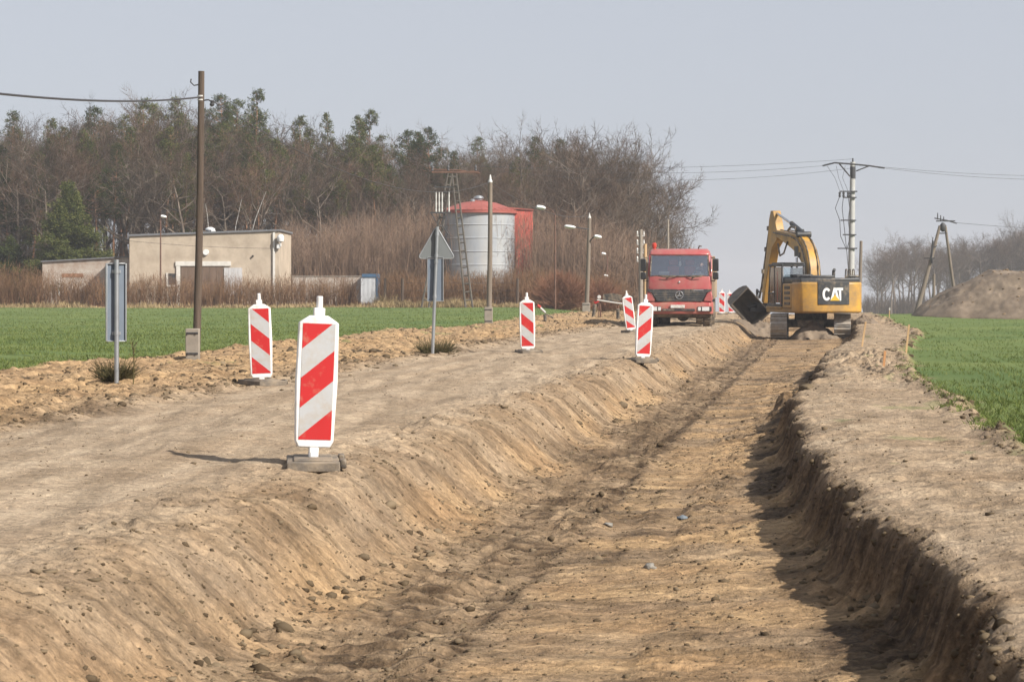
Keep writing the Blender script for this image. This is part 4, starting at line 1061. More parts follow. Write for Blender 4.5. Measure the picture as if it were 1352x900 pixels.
# ------------------------------------------------------------------ spoil heap
HEAP = M('heap_soil', (.255,.198,.142), .95, var=.25, vscale=1.2, bump=.7, bscale=14, dirt=((.12,.088,.062),.6,.9))
Yh = 103; Xh = (1405-676)*Yh/F
gx = np.linspace(-8.2, 9, 260); gy = np.linspace(-6.5, 7, 170); GX, GY = np.meshgrid(gx, gy)
rr = np.sqrt((GX/6.9)**2+(GY/5.2)**2)*(1+.10*fbm(GX*.35,GY*.35,3,401))
hh = 2.3*np.clip((1-rr)*1.9,0,1)**.9*(1+.10*fbm(GX*.5,GY*.5,3,402))
hh = np.minimum(hh, 2.02+.10*fbm(GX*.6,GY*.6,2,403)); edge = np.clip(hh/.6,0,1)
hh = hh+edge*(.16*fbm(GX*.8+GY*.3,GY*.5,4,404)+.05*np.abs(fbm(GX*3,GY*3,3,405))+.03*fbm(GX*7,GY*7,2,406))
hh = np.where(rr > 1, -.25, hh)+gz((GX+Xh).ravel(),(GY+Yh).ravel()).reshape(GX.shape)-.03
idx = np.arange(GX.size).reshape(GX.shape); q = np.stack([idx[:-1,:-1],idx[:-1,1:],idx[1:,1:],idx[1:,:-1]],-1).reshape(-1,4)
o = npmesh('spoil_heap', np.stack([GX+Xh,GY+Yh,hh],-1).reshape(-1,3), q, HEAP, smooth=True)
tag(o, 'big heap of dumped brown soil beyond the right crop field', 'soil heap')
scatter_like = []
rh = np.random.default_rng(9); pv, pf = ico(1, 77); n = 420
hx = rh.uniform(-7.5,7,n); hy = rh.uniform(-6,1,n); ii = np.clip(((hx+8.2)/17.2*259).astype(int),0,259); jj = np.clip(((hy+6.5)/13.5*169).astype(int),0,169)
szs = .035*np.exp(rh.normal(0,.6,n)); V = pv[None]*szs[:,None,None]+np.stack([hx+Xh,hy+Yh,hh[jj,ii]+.02],-1)[:,None]
o = npmesh('heap_clods', V.reshape(-1,3), (pf[None]+(np.arange(n)*len(pv))[:,None,None]).reshape(-1,3), CLOD); tag(o, 'clods lying on and around the soil heap', kind='stuff')

# ------------------------------------------------------------------ stakes, posts and debris
ORNG = M('orange_brown_wood', (.50,.25,.10), .6, var=.1)
def stake(label, px, py0, ppm, H, leanx, mat=NEWWOOD, w_=.035, cap=None):
    X, Y, z = at(px, ppm); t = thing('survey_stake', label, 'stake', (X,Y,z))
    b = MB(); b.v = []; b.add([(-w_/2,-w_/2,-.1),(w_/2,-w_/2,-.1),(w_/2,w_/2,-.1),(-w_/2,w_/2,-.1),(leanx-w_/2,-w_/2,H),(leanx+w_/2,-w_/2,H),(leanx+w_/2,w_/2,H),(leanx-w_/2,w_/2,H)], [(3,2,1,0),(4,5,6,7),(0,1,5,4),(1,2,6,5),(2,3,7,6),(3,0,4,7)])
    b.build('stick', mat, t)
    if cap: b = MB(); b.box((leanx,0,H-.02),(w_*1.6,w_*1.6,.10)); b.build('painted_tip', cap, t)
stake('tallest pale wooden survey stake at the corner of the right field', 1195, 468, 66, .62, .08)
stake('leaning wooden survey stake right beside the digger track', 1137, 462, 61, .55, .10)
stake('short orange-brown survey stake at the edge of the cut', 1166, 490, 82, .24, .03, mat=ORNG)
stake('short white-topped stake far off, right of the digger', 1174, 424, 31, .42, .02, cap=PORC)
def kerb_post(label, px, ppm, H, lean):
    X, Y, z = at(px, ppm); t = thing('plastic_post', label, 'post', (X,Y,z))
    b = MB(); b.path([(0,0,-.1),(lean,0,H)], .075, 10); b.build('shaft', BLACKP, t)
    b = MB(); b.lathe([(.08,0),(.08,.05),(.03,.07)], (lean,0,H-.03), 10); b.build('cap', BLACKP, t)
kerb_post('black stub post leaning at the foot of the two-lamp pole', 783, 31, .50, .08)
kerb_post('second black stub post, upright, under the fallen white rail', 816, 32, .42, .0)
X, Y, z = at(812, 31.5)
t = thing('barrier_rail', 'fallen white rail with dark sheet by the leaning beacon', 'barrier', (X,Y,z))
b = MB(); b.path([(-.75,0,.78),(.0,-.05,.66),(.35,-.05,.62)], .032, 8); b.build('rail', PORC, t)
b = MB(); b.path([(.12,0,.0),(.14,0,.64)], .035, 8); b.build('leg', RUST, t); b = MB(); b.path([(-.6,.1,.0),(-.62,.05,.76)], .035, 8); b.build('leg', RUST, t)
b = MB(); b.prism([(-.5,.74),(.28,.72),(.30,1.0),(-.1,1.06),(-.5,1.02)], 'y', .12, .17); b.build('dark_sheet', BLACKP, t)
X, Y, z = at(790, 30.5)
t = thing('lamp_marker', 'small round white marker with a red edge on a thin stick by the black posts', 'marker', (X,Y,z))
b = MB(); b.path([(0,0,-.05),(.03,0,.78)], .02, 6); b.build('stick', RUST, t)
b = MB(); b.lathe([(.07,-.02),(.085,0),(.07,.02)], (.03,-.03,.88), 14, axis='y'); b.build('disc', PORC, t)
b = MB(); b.path([(.06,-.02,.72),(-.14,-.02,.62),(-.18,-.02,.70)], .035, 6); b.build('red_flag', REFLR, t)
X, Y, z = at(720, 35)
t = thing('snapped_marker', 'knocked over red and white marker post on dark foot behind the silo beacon', 'marker', (X,Y,z))
b = MB(); b.path([(-.0,0,.30),(-.22,0,.52)], .045, 8); b.build('white_rod', PORC, t)
b = MB(); b.path([(-.18,-.0,.50),(-.30,0,.58)], .055, 8); b.build('red_tip', REFLR, t)
b = MB(); b.path([(.0,0,-.05),(-.02,0,.24)], .06, 8); b.path([(0,0,.26),(.28,.0,.12)], .03, 6); b.build('foot', BLACKP, t)
# single stones that stand out
STONE = M('grey_stone', (.25,.235,.21), .9, var=.25, vscale=8, bump=.4)
STONEB = M('bluish_stone', (.15,.18,.21), .8, var=.25, vscale=8, bump=.4)
def stone(label, px, py, size, mat, seed):
    Y = F*1.97/(py-378); X = (px-676)*Y/F; v, f = ico(2, seed); v = v*size
    o = npmesh('stone', v, f, mat, smooth=True); o.location = (X, Y, g1(X,Y)+size*.25)
    tag(o, label, 'stone')
stone('bluish grey stone lying alone on the trench floor', 901, 694, .045, STONEB, 31)
stone('pale grey stone on the smooth part of the trench floor beside the crawler tracks', 803, 698, .042, STONE, 32)
stone('small tan stone nearer the camera on the trench floor', 858, 760, .040, STONE, 33)

# ------------------------------------------------------------------ the red lorry
REDT = M('dusty_red_lorry_paint', (.40,.05,.062), .42, var=.08, vscale=2, dirt=((.38,.18,.15),.55,1.2), coat=.15)
REDL = M('dusty_red_lower_paint', (.40,.045,.050), .5, var=.10, vscale=2, dirt=((.36,.24,.17),.5,1.6))
DGREY = M('charcoal_grille_plastic', (.035,.037,.042), .5, var=.2, dirt=(DUST,.25,4))
TYRE = M('dusty_tyre_rubber', (.045,.042,.040), .9, var=.3, vscale=5, dirt=(DUST,.55,3))
MIRB = M('black_mirror_shell', (.018,.018,.02), .4, var=.15)
UNDER = M('dirty_chassis', (.07,.06,.05), .9, var=.3, dirt=(DUST,.5,3))
CHROME = M('bright_metal', (.72,.73,.75), .2, .9, var=.04)
HEADL = M('headlamp_lens', (.75,.77,.78), .12, .2, var=.05, coat=.5)
PLATE = M('number_plate', (.66,.67,.66), .5, var=.06, dirt=(DUST,.4,9))
TIPB = M('dusty_tipper_body', (.36,.28,.22), .7, .1, var=.2, dirt=(DUST,.7,1.3))
WIND = GLASS('windscreen_glass', (.90,.95,.96), .42)
SEATR = M('red_seat_fabric', (.50,.10,.085), .9, var=.2)
INNER = M('dark_interior', (.10,.11,.125), .8, var=.3)
PAPER = M('white_paper', (.75,.75,.72), .8, var=.05)
AMBER = M('red_beacon_lens', (.50,.05,.03), .3, var=.05)
XT, YT, ZT = at(897, 37)
HT = -R(5.6)
T = thing('tipper_lorry', 'dusty red tipper lorry with a round star emblem facing us on the dirt lane', 'lorry', (XT, YT, ZT-.10), HT)
def loft(mb, rings, mi=0, cap=True):
    k = len(rings[0]); vs = [p for r_ in rings for p in r_]; fs = []
    for i in range(len(rings)-1):
        for j in range(k): fs.append((i*k+j, i*k+(j+1)%k, (i+1)*k+(j+1)%k, (i+1)*k+j))
    if cap: fs += [tuple(range(k))[::-1], tuple((len(rings)-1)*k+j for j in range(k))]
    mb.add(vs, fs, mi)
# cab shell as a frame round an open windscreen: lower box, pillars, roof, back and sides
def cabsec(z, w_, yf, bow=.10, yb=1.75):
    h = w_/2
    return [(-h,yb,z),(-h,yf+.22,z),(-h+.05,yf+.10,z),(-h*.72,yf+.02,z),(-h*.36,yf-bow*.5+.03,z),(0,yf-bow*.5,z),(h*.36,yf-bow*.5+.03,z),(h*.72,yf+.02,z),(h-.05,yf+.10,z),(h,yf+.22,z),(h,yb,z)]
b = MB(); loft(b, [cabsec(1.38,2.28,0),cabsec(1.62,2.28,.0),cabsec(1.88,2.26,.03)]); b.b2(-1.13,1.13,.35,1.75,.95,1.38)
loft(b, [cabsec(2.60,2.18,.20),cabsec(2.66,2.20,.16),cabsec(2.78,2.14,.26),cabsec(2.86,1.98,.48)])
for s_ in (-1,1):
    b.path([(s_*1.085,.16,1.86),(s_*1.075,.22,2.2),(s_*1.05,.33,2.63)], .055, 6)
    b.b2(s_*1.125-.02,s_*1.125+.02,1.05,1.75,1.86,2.62); b.path([(s_*1.10,.95,1.86),(s_*1.07,.95,2.63)], .04, 4)
b.b2(-1.12,1.12,1.71,1.75,1.86,2.62); b.build('cab', REDT, T, bevel=.02)
cab = kids(T)[-1]
b = MB(); ws = 14; vs = []
for zz, w_, yf in ((1.885,2.10,.035),(2.25,2.07,.10),(2.61,2.02,.19)):
    for i in range(ws+1):
        x = -w_/2+w_*i/ws; vs.append((x, yf+.10*(abs(x)/(w_/2))**2.2-.035, zz))
fs = [(r_*(ws+1)+i, r_*(ws+1)+i+1, (r_+1)*(ws+1)+i+1, (r_+1)*(ws+1)+i) for r_ in range(2) for i in range(ws)]
b.add(vs, fs); b.build('windscreen', WIND, T)
b = MB(); b.path([(-1.03,.12,1.90),(-.5,.0,1.885),(0,-.04,1.88),(.5,.0,1.885),(1.03,.12,1.90)], .022, 6); b.path([(-1.0,.28,2.62),(0,.15,2.625),(1.0,.28,2.62)], .022, 6)
for s_ in (-1,1): b.path([(s_*1.04,.10,1.9),(s_*1.03,.16,2.25),(s_*1.0,.27,2.62)], .024, 6)
b.build('windscreen_seal', BLACKP, T)
for x0, x1 in ((-.62,-.10),(.28,.80)):
    b = MB(); b.path([((x0+x1)/2-.1,-.02,1.80),((x0+x1)/2,-.06,1.84)], .02, 6); b.path([(x0,-.04,1.855),((x0+x1)/2,-.075,1.84),(x1,-.05,1.865)], .016, 6)
    b.build('wiper', BLACKP, T)
for s_ in (-1,1):
    b = MB(); b.b2(s_*1.115-.012,s_*1.115+.012,.36,.93,1.92,2.56); b.build('side_window', WIND, T)
b = MB()
for zz in (1.72,1.40): b.b2(-1.145,1.145,.3,1.72,zz,zz+.012)
for s_ in (-1,1): b.b2(s_*1.142-.006,s_*1.142+.006,.95,.965,1.0,1.87); b.b2(s_*1.150-.012,s_*1.150+.012,.84,.93,1.60,1.64)
b.build('door_seam', BLACKP, T)
b = MB(); b.lathe([(.02,-.02),(.035,-.01),(.035,.01),(.02,.02)], (0,-.058,1.66), 10, axis='y'); b.build('front_badge', CHROME, T)
# grille: dark trapezoid with slats, star ring
def trap(z): return 1.10-.28*np.clip((1.40-z)/.42,0,1)
b = MB(); b.prism([(-1.13,1.415),(1.13,1.415),(1.12,1.335),(.98,1.30),(.80,.965),(-.80,.965),(-.98,1.30),(-1.12,1.335)], 'y', -.045, .30)
g = b.build('grille', DGREY, T, bevel=.012)
b = MB()
for k in range(6):
    zz = 1.335-.062*k; w_ = 1.07 if k == 0 else 1.0-.20*(k/5); b.prism([(-w_,zz),(w_,zz),(w_-.02,zz-.022),(-w_+.02,zz-.022)], 'y', -.068, -.04)
b.build('grille_slat', M('grey_grille_slat', (.11,.115,.125), .45, var=.15, dirt=(DUST,.3,4)), g)
b = MB(); n_ = 40; vs = []; r0, r1 = .112, .140
pts = [(.13*math.cos(2*math.pi*i/n_), -.085, 1.205+.13*math.sin(2*math.pi*i/n_)) for i in range(n_+1)]
b.path(pts, .014, 8, caps=False)
for k in range(3):
    a = R(90+120*k); d = (math.cos(a), math.sin(a)); nrm = (-d[1], d[0])
    b.prism([(nrm[0]*.026, 1.205+nrm[1]*.026),(d[0]*.125, 1.205+d[1]*.125),(-nrm[0]*.026, 1.205-nrm[1]*.026),(-d[0]*.014,1.205-d[1]*.014)], 'y', -.098, -.078)
b.build('star_emblem', CHROME, g)
b = MB(); b.b2(.50,.86,-.055,-.046,1.365,1.392); b.build('model_strip', CHROME, g)
# corner panels, bumper, lamps
for s_ in (-1,1):
    b = MB(); b.prism([(s_*1.14,1.325),(s_*.99,1.295),(s_*.86,1.04),(s_*.86,.98),(s_*1.16,.96),(s_*1.18,1.10)], 'y', -.03, .55)
    b.build('corner_panel', REDT, T, bevel=.03)
b = MB(); loft(b, [[(-1.20,.9,z_),(-1.20,.12,z_),(-1.08,.0-d_,z_),(0,-.09-d_,z_),(1.08,.0-d_,z_),(1.20,.12,z_),(1.20,.9,z_)] for z_, d_ in ((.53,.0),(.60,.03),(.86,.03),(.955,-.01))])
bu = b.build('bumper', REDL, T, bevel=.02)
b = MB(); b.b2(-.60,.56,-.135,-.02,.635,.715); b.build('bumper_slot', DGREY, bu, bevel=.008)
b = MB(); b.b2(-.31,.19,-.145,-.12,.745,.855); pl = b.build('number_plate', PLATE, bu, bevel=.004)
for s_ in (-1,1):
    b = MB(); b.b2(s_*.90-.25,s_*.90+.25,-.10,.05,.625,.795); hl = b.build('headlight', DGREY, T, bevel=.012)
    b = MB(); b.b2(s_*.93-.13,s_*.93+.13,-.118,-.09,.638,.782); b.b2(s_*.71-.05,s_*.71+.05,-.112,-.09,.645,.775); b.build('lens', HEADL, hl, bevel=.01)
for s_ in (-1,1):
    m_ = MB(); x = s_*1.29
    m_.path([(s_*1.12,.30,2.52),(s_*1.25,.16,2.55),(x,.12,2.45)], .018, 6); m_.path([(s_*1.12,.30,1.72),(s_*1.25,.16,1.70),(x,.12,1.80)], .018, 6)
    ar = m_.build('mirror_arm', BLACKP, T)
    m_ = MB(); m_.b2(x-.105,x+.105,.06,.20,2.05,2.50); m_.b2(x-.10,x+.10,.06,.18,1.76,2.02); m_.build('mirror', MIRB, T, bevel=.03)
b = MB(); b.lathe([(.06,0),(.06,.07),(.085,.09),(.085,.20),(.05,.24)], (-.92,.7,2.84), 14); b.build('warning_lamp', AMBER, T)
b = MB(); b.path([(.35,.6,2.86),(.35,.6,2.93)], .03, 8); b.path([(.66,.6,2.85),(.70,.5,2.96),(.78,.45,2.95)], .025, 8); b.build('roof_horn', BLACKP, T)
# interior
b = MB(); b.b2(-1.05,1.05,.18,.55,1.62,1.93); b.b2(-1.08,1.08,1.55,1.70,1.4,2.6); b.build('dashboard', INNER, T, bevel=.03)
for x in (-.25,.35):
    b = MB(); b.b2(x-.20,x+.20,1.22,1.36,1.60,2.25); b.b2(x-.16,x+.16,1.22,1.34,2.28,2.48); b.b2(x-.22,x+.22,.85,1.3,1.45,1.60); b.build('seat', SEATR, T, bevel=.04)
b = MB(); b.b2(.52,.98,1.24,1.38,1.55,2.3); b.b2(.5,1.0,.85,1.3,1.42,1.58); b.build('seat', INNER, T, bevel=.04)
b = MB(); b.box((-.55,.30,1.985),(.36,.18,.10), rot=Matrix.Rotation(R(-12),3,'X')); b.box((.66,.26,1.955),(.40,.06,.06)); b.build('papers', PAPER, T, bevel=.008)
b = MB(); pts = [(.74+.20*math.cos(a), .62+.08*math.sin(a), 2.02+.17*math.sin(a)) for a in np.linspace(0,2*math.pi,25)]; b.path(pts, .018, 6, caps=False); b.path([(.74,.62,2.02),(.74,.45,1.9)], .03, 6); b.path([(.56,.62,2.02),(.92,.62,2.02)], .016, 5); b.build('steering_wheel', INNER, T)
b = MB(); b.path([(.02,.22,2.58),(.02,.22,2.42)], .006, 4); b.prism([(-.03,2.28),(.02,2.22),(.07,2.28),(.05,2.42),(-.01,2.42)], 'y', .21, .23); b.build('hanging_pennant', PAPER, T)
# chassis, tipper body, wheels
b = MB(); b.b2(-.5,-.32,.3,7.6,.75,1.0); b.b2(.32,.5,.3,7.6,.75,1.0); b.b2(-1.0,1.0,.25,.5,.42,.60); b.b2(-.85,.85,1.25,1.5,.36,.54); b.lathe([(.05,-.22),(.22,-.12),(.24,0),(.22,.12),(.05,.22)], (0.1,1.38,.48), 14, axis='y'); b.b2(-.9,.9,5.0,5.2,.40,.60); b.b2(-.9,.9,6.35,6.55,.40,.60); b.build('chassis', UNDER, T)
b = MB(); b.b2(-1.22,1.22,2.15,7.7,1.08,2.45); 
for k in range(6): 
    for s_ in (-1,1): b.b2(s_*1.25-.03,s_*1.25+.03,2.3+k*1.0,2.42+k*1.0,1.1,2.42)
b.b2(-1.25,1.25,2.08,2.15,1.05,2.62); b.build('tipper_body', TIPB, T, bevel=.015)
def wheel(x, y, s_, wd=.32, r_=.52):
    m_ = MB(); m_.lathe([(.30,-wd/2),(.46,-wd/2),(r_-.02,-wd*.38),(r_,-wd*.2),(r_,wd*.2),(r_-.02,wd*.38),(.46,wd/2),(.30,wd/2)], (0,0,0), 32, axis='x')
    for i in range(36):
        a = 2*math.pi*i/36; m_.box((0,math.cos(a)*r_,math.sin(a)*r_),(wd*.82,.035,.03), rot=Matrix.Rotation(a-math.pi/2,3,'X'))
    wo_ = m_.build('wheel', TYRE, T, loc=(x,y,r_+.0))
    m_ = MB(); m_.lathe([(.29,-.10),(.31,.06),(.22,.08),(.14,.02),(.12,.14),(.05,.16)] if s_ > 0 else [(.05,-.16),(.12,-.14),(.14,-.02),(.22,-.08),(.31,-.06),(.29,.10)], (0,0,0), 20, axis='x')
    m_.build('rim', UNDER, wo_)
for s_ in (-1,1):
    wheel(s_*.985, 1.38, s_)
    for yy_ in (5.1, 6.45): wheel(s_*1.02, yy_, s_, .36); wheel(s_*.66, yy_, s_, .30)
b = MB()
for s_ in (-1,1):
    pr_ = [(1.38+.66*math.cos(a), .52+.66*math.sin(a)) for a in np.linspace(R(8),R(172),12)]+[(1.38+.60*math.cos(a), .52+.60*math.sin(a)) for a in np.linspace(R(172),R(8),12)]
    b.prism(pr_, 'x', s_*1.0-.18, s_*1.0+.18)
    b.b2(s_*1.19-.03,s_*1.19+.03,3.9,7.5,.95,1.05)
    b.b2(s_*1.02-.2,s_*1.02+.2,7.15,7.2,.3,.95)
b.build('mudguard', DGREY, T)
b = MB(); b.b2(.75,1.2,2.3,3.4,.45,.95); b.build('fuel_tank', UNDER, T, bevel=.05); b = MB(); b.b2(-1.2,-.75,2.3,3.4,.5,.95); b.build('battery_box', UNDER, T, bevel=.03)

# driver, one continuous body grown over a skeleton
SKIN = M('skin', (.42,.25,.18), .6, var=.08)
SHIRT = M('dark_work_shirt', (.06,.07,.10), .9, var=.2)
VEST = M('yellow_hi_vis', (.62,.56,.09), .7, var=.1)
HAIR = M('dark_hair', (.04,.028,.02), .8, var=.3)
def skin_mesh(name, joints, edges, mats, parent, sub=2):
    me = bpy.data.meshes.new(name); me.from_pydata([j[0] for j in joints], edges, []); o = bpy.data.objects.new(name, me); COL.objects.link(o)
    bpy.context.view_layer.objects.active = o
    sk = o.modifiers.new('skin', 'SKIN'); sk.use_smooth_shade = True
    for v, j in zip(me.skin_vertices[0].data, joints): v.radius = (j[1], j[1] if len(j) < 3 else j[2])
    me.skin_vertices[0].data[0].use_root = True
    sb = o.modifiers.new('sub', 'SUBSURF'); sb.levels = sub; sb.render_levels = sub
    dg = bpy.context.evaluated_depsgraph_get(); me2 = bpy.data.meshes.new_from_object(o.evaluated_get(dg)); COL.objects.unlink(o); bpy.data.objects.remove(o)
    me2.name = name
    for m in mats: me2.materials.append(m)
    me2.polygons.foreach_set('use_smooth', [True]*len(me2.polygons))
    q = bpy.data.objects.new(name, me2); COL.objects.link(q); q.parent = parent; return q
rot8 = Matrix.Rotation(HT, 4, 'Z')
pw = Vector((XT,YT,ZT-.10))+(rot8 @ Vector((.74,1.02,1.58)))
D = thing('person', 'driver in a yellow hi-vis vest behind the windscreen, hands on the wheel', 'person', pw, HT)
J = [((0,.08,.05),.15,.12),((0,.10,.25),.14,.10),((0,.10,.42),.17,.10),((0,.06,.55),.06),((0,.03,.63),.055),((0,.0,.73),.085,.10),((0,.01,.81),.06,.07),
     ((-.19,.09,.44),.065),((-.24,-.08,.28),.05),((-.15,-.34,.44),.035),((-.14,-.40,.46),.04),
     ((.19,.09,.44),.065),((.24,-.08,.28),.05),((.15,-.34,.44),.035),((.14,-.40,.46),.04),
     ((-.11,-.05,.03),.09),((-.13,-.40,.06),.075),((-.13,-.45,-.3),.05),((.11,-.05,.03),.09),((.13,-.40,.06),.075),((.13,-.45,-.3),.05)]
E = [(0,1),(1,2),(2,3),(3,4),(4,5),(5,6),(2,7),(7,8),(8,9),(9,10),(2,11),(11,12),(12,13),(13,14),(0,15),(15,16),(16,17),(0,18),(18,19),(19,20)]
bo = skin_mesh('body', J, E, [SKIN, SHIRT], D)
for p_ in bo.data.polygons:
    c = p_.center
    p_.material_index = 0 if (c.z > .55 or (c.y < -.30 and c.z > .36)) else 1
b = MB(); b.lathe([(.005,-.02),(.02,0),(.012,.05)], (0,-.098,.70), 8)
for s_ in (-1,1): b.lathe([(.01,-.03),(.022,0),(.01,.03)], (s_*.092,.01,.715), 8)
b.build('face_feature', SKIN, D)
vs_ = skin_mesh('vest', [((0,.08,.06),.165,.135),((0,.10,.25),.155,.115),((0,.10,.42),.185,.115),((0,.09,.50),.12,.09)], [(0,1),(1,2),(2,3)], [VEST], D)
skin_mesh('hair', [((0,.03,.80),.085,.092),((0,.06,.74),.075,.085)], [(0,1)], [HAIR], D)

# ------------------------------------------------------------------ the yellow excavator
YEL = M('excavator_yellow', (.62,.335,.045), .42, var=.10, vscale=2, dirt=((.24,.16,.085),.6,1.6), coat=.1)
YELD = M('dirty_excavator_yellow', (.50,.285,.055), .5, var=.15, vscale=2, dirt=((.20,.14,.08),.55,1.6))
CHAR = M('charcoal_panel', (.032,.034,.038), .5, var=.15, dirt=(DUST,.2,3))
STEELT = M('worn_track_steel', (.40,.385,.36), .55, .2, var=.3, vscale=6, dirt=(DUST,.5,4))
BUCK = M('dirty_bucket_steel', (.060,.052,.045), .6, .3, var=.35, vscale=3, dirt=((.16,.12,.08),.5,2.5))
CHROMED = M('hydraulic_rod', (.65,.65,.66), .2, .9, var=.05)
LOGOW = M('white_lettering', (.78,.78,.77), .5, var=.04)
LOGOY = M('yellow_triangle', (.70,.42,.03), .5, var=.04)
EGL = GLASS('cab_glass', (.72,.80,.82), .50)
XE = (1078-676)/35.; YE = F/35.+1.6; ZE = g1(XE-.0, YE)
ZE = float(np.median(gz(np.linspace(XE-1,XE+.8,9), np.full(9,YE))))
EX = thing('excavator', 'yellow tracked digger with black bucket raised, working at the end of the cut', 'excavator', (XE, YE, ZE), -math.atan(SL)+.0)
# undercarriage (rides along the cut)
def track(x):
    L, rr_, w_ = 3.25, .42, .62
    prof = []
    for i in range(15): a = R(-90+180*i/14); prof.append((L/2+rr_*math.cos(a), rr_+rr_*math.sin(a)))
    for i in range(15): a = R(90+180*i/14); prof.append((-L/2+rr_*math.cos(a), rr_+rr_*math.sin(a)))
    inner = [(p[0]*.96, rr_+(p[1]-rr_)*.82) for p in prof]
    b = MB(); k = len(prof); vs = []
    for x_ in (x-w_/2, x+w_/2): vs += [(x_,p[0],p[1]) for p in prof]+[(x_,p[0],p[1]) for p in inner]
    fs = []
    for j in range(k):
        n_ = (j+1)%k
        fs += [(j,n_,2*k+n_,2*k+j),(k+j,3*k+j,3*k+n_,k+n_),(j,k+j,k+n_,n_),(2*k+j,2*k+n_,3*k+n_,3*k+j)]
    b.add(vs, fs)
    per = 2*L+2*math.pi*rr_; n_ = 48
    for i in range(n_):
        s_ = per*i/n_
        if s_ < L: y, z, a = -L/2+s_, 0, 0
        elif s_ < L+math.pi*rr_: t_ = (s_-L)/rr_; y, z, a = L/2+rr_*math.sin(t_), rr_-rr_*math.cos(t_), t_
        elif s_ < 2*L+math.pi*rr_: y, z, a = L/2-(s_-L-math.pi*rr_), 2*rr_, math.pi
        else: t_ = (s_-2*L-math.pi*rr_)/rr_; y, z, a = -L/2-rr_*math.sin(t_), rr_+rr_*math.cos(t_), math.pi+t_
        rot = Matrix.Rotation(a,3,'X'); off = rot @ Vector((0,0,-.025))
        b.box((x,y+off.y,z+off.z),(w_,.035,.05), rot=rot); off = rot @ Vector((0,.07,-.012)); b.box((x,y+off.y,z+off.z),(w_,.02,.03), rot=rot)
    b.v = [(p[0],p[1],p[2]+.05) for p in b.v]
    tk = b.build('track', STEELT, EX, smooth=False)
    b = MB(); b.b2(x-.2,x+.2,-L/2-.05,L/2+.05,.22,.70); b.lathe([(.30,-.12),(.36,-.10),(.36,.10),(.30,.12)], (x,-L/2,rr_+.05), 20, axis='x'); b.lathe([(.30,-.12),(.36,-.10),(.36,.10),(.30,.12)], (x,L/2,rr_+.05), 20, axis='x'); b.build('track_frame', UNDER, tk)
track(-1.19); track(1.19)
b = MB(); b.b2(-.95,.95,-.8,.8,.42,.72); b.b2(-.5,.5,-1.4,1.4,.45,.70); b.lathe([(.62,.70),(.62,.98)], n=28); b.build('undercarriage', UNDER, EX, bevel=.03)
A = R(18)
RU = Matrix.Rotation(A, 4, 'Z')
def up(mb, name, mat, parent=EX, **k): mb.xf(RU); return mb.build(name, mat, parent, **k)
b = MB(); b.b2(-1.22,1.22,-2.2,1.9,.98,1.16); b.b2(-1.25,-.28,-.25,1.85,1.12,1.22); up(b, 'deck', YELD, bevel=.03)
b = MB(); b.prism([(-1.27,-1.55),(-1.27,-2.25),(-1.17,-2.52),(-.85,-2.70),(-.35,-2.78),(.35,-2.78),(.85,-2.70),(1.17,-2.52),(1.27,-2.25),(1.27,-1.55)], 'z', 1.00, 2.14)
cw = up(b, 'counterweight', YEL, bevel=.07, seg=3)
b = MB(); b.prism([(-.60,-2.768),(-.35,-2.805),(.35,-2.805),(.62,-2.764),(.62,-2.60),(-.60,-2.60)], 'z', 1.30, 2.152); pn = up(b, 'logo_panel', CHAR, cw, bevel=.015)
# lettering C A T with the yellow triangle, on the flat middle of the panel
b = MB(); ya, yb = -2.812, -2.800; z0, z1 = 1.45, 1.93; hh_ = z1-z0
def LP(pts, mi=0, dy=0): b.prism([(px_, z0+pz*hh_) for px_, pz in pts], 'y', ya-dy, yb-dy, mi)
def arc(cx_, rx, ry, a0, a1, n_): return [(cx_+rx*math.cos(R(a0+(a1-a0)*i/n_)), .5+ry*math.sin(R(a0+(a1-a0)*i/n_))) for i in range(n_+1)]
co_, ci_ = arc(-.275,.165,.5,38,322,18), arc(-.275,.075,.30,38,322,18)
for i in range(18): LP([co_[i],co_[i+1],ci_[i+1],ci_[i]])
LP([(-.135,0),(-.035,0),(.045,.72),(.0,1),(-.005,1)]); LP([(.225,0),(.125,0),(.045,.72),(.09,1),(.095,1)]); LP([(-.005,1),(.095,1),(.045,.70)])
LP([(.04,.76),(.11,1.0),(.36,1.0),(.36,.80),(.04,.80)][1:4]+[(.10,.80)]); LP([(.185,.80),(.285,.80),(.285,0.0),(.235,0.0)])
LP([(-.15,-.0),(.24,-.0),(.045,.46)], 1, .004)
up(b, 'lettering', [LOGOW, LOGOY], pn, smooth=False)
# left side: louvred door, engine hood
b = MB(); b.b2(-1.265,-.30,-1.56,-.42,1.15,2.10); sd_ = up(b, 'left_door', YEL, bevel=.05)
b = MB()
for k in range(4): b.b2(-1.283,-1.24,-1.40,-.70,1.28+.20*k,1.39+.20*k)
up(b, 'louvre', CHAR, sd_, bevel=.01)
b = MB(); b.b2(.35,1.265,-1.56,1.3,1.15,2.05); b.b2(.55,1.2,1.3,1.85,1.15,1.6); up(b, 'right_tank', YEL, bevel=.06)
b = MB(); b.b2(-1.18,1.15,-2.45,-.35,2.10,2.30); b.b2(-.75,.25,-2.2,-1.0,2.29,2.40); b.b2(-.9,-.2,-1.0,-.45,2.29,2.44); up(b, 'engine_hood', CHAR, bevel=.05)
b = MB(); b.path([(.45,-1.4,2.28),(.45,-1.4,2.55),(.45,-1.5,2.62)], .06, 10); up(b, 'exhaust', CHAR)
b = MB()
for x in (.72,.86,1.0): b.path([(x,-2.2,2.28),(x,-2.2,2.56),(x+.02,-2.1,2.62),(x+.04,-1.9,2.62),(x+.05,-1.82,2.28)], .022, 8)
b.path([(.6,-2.3,2.30),(.75,-2.35,2.36),(1.15,-2.2,2.36)], .05, 8); up(b, 'handrail', BLACKP)
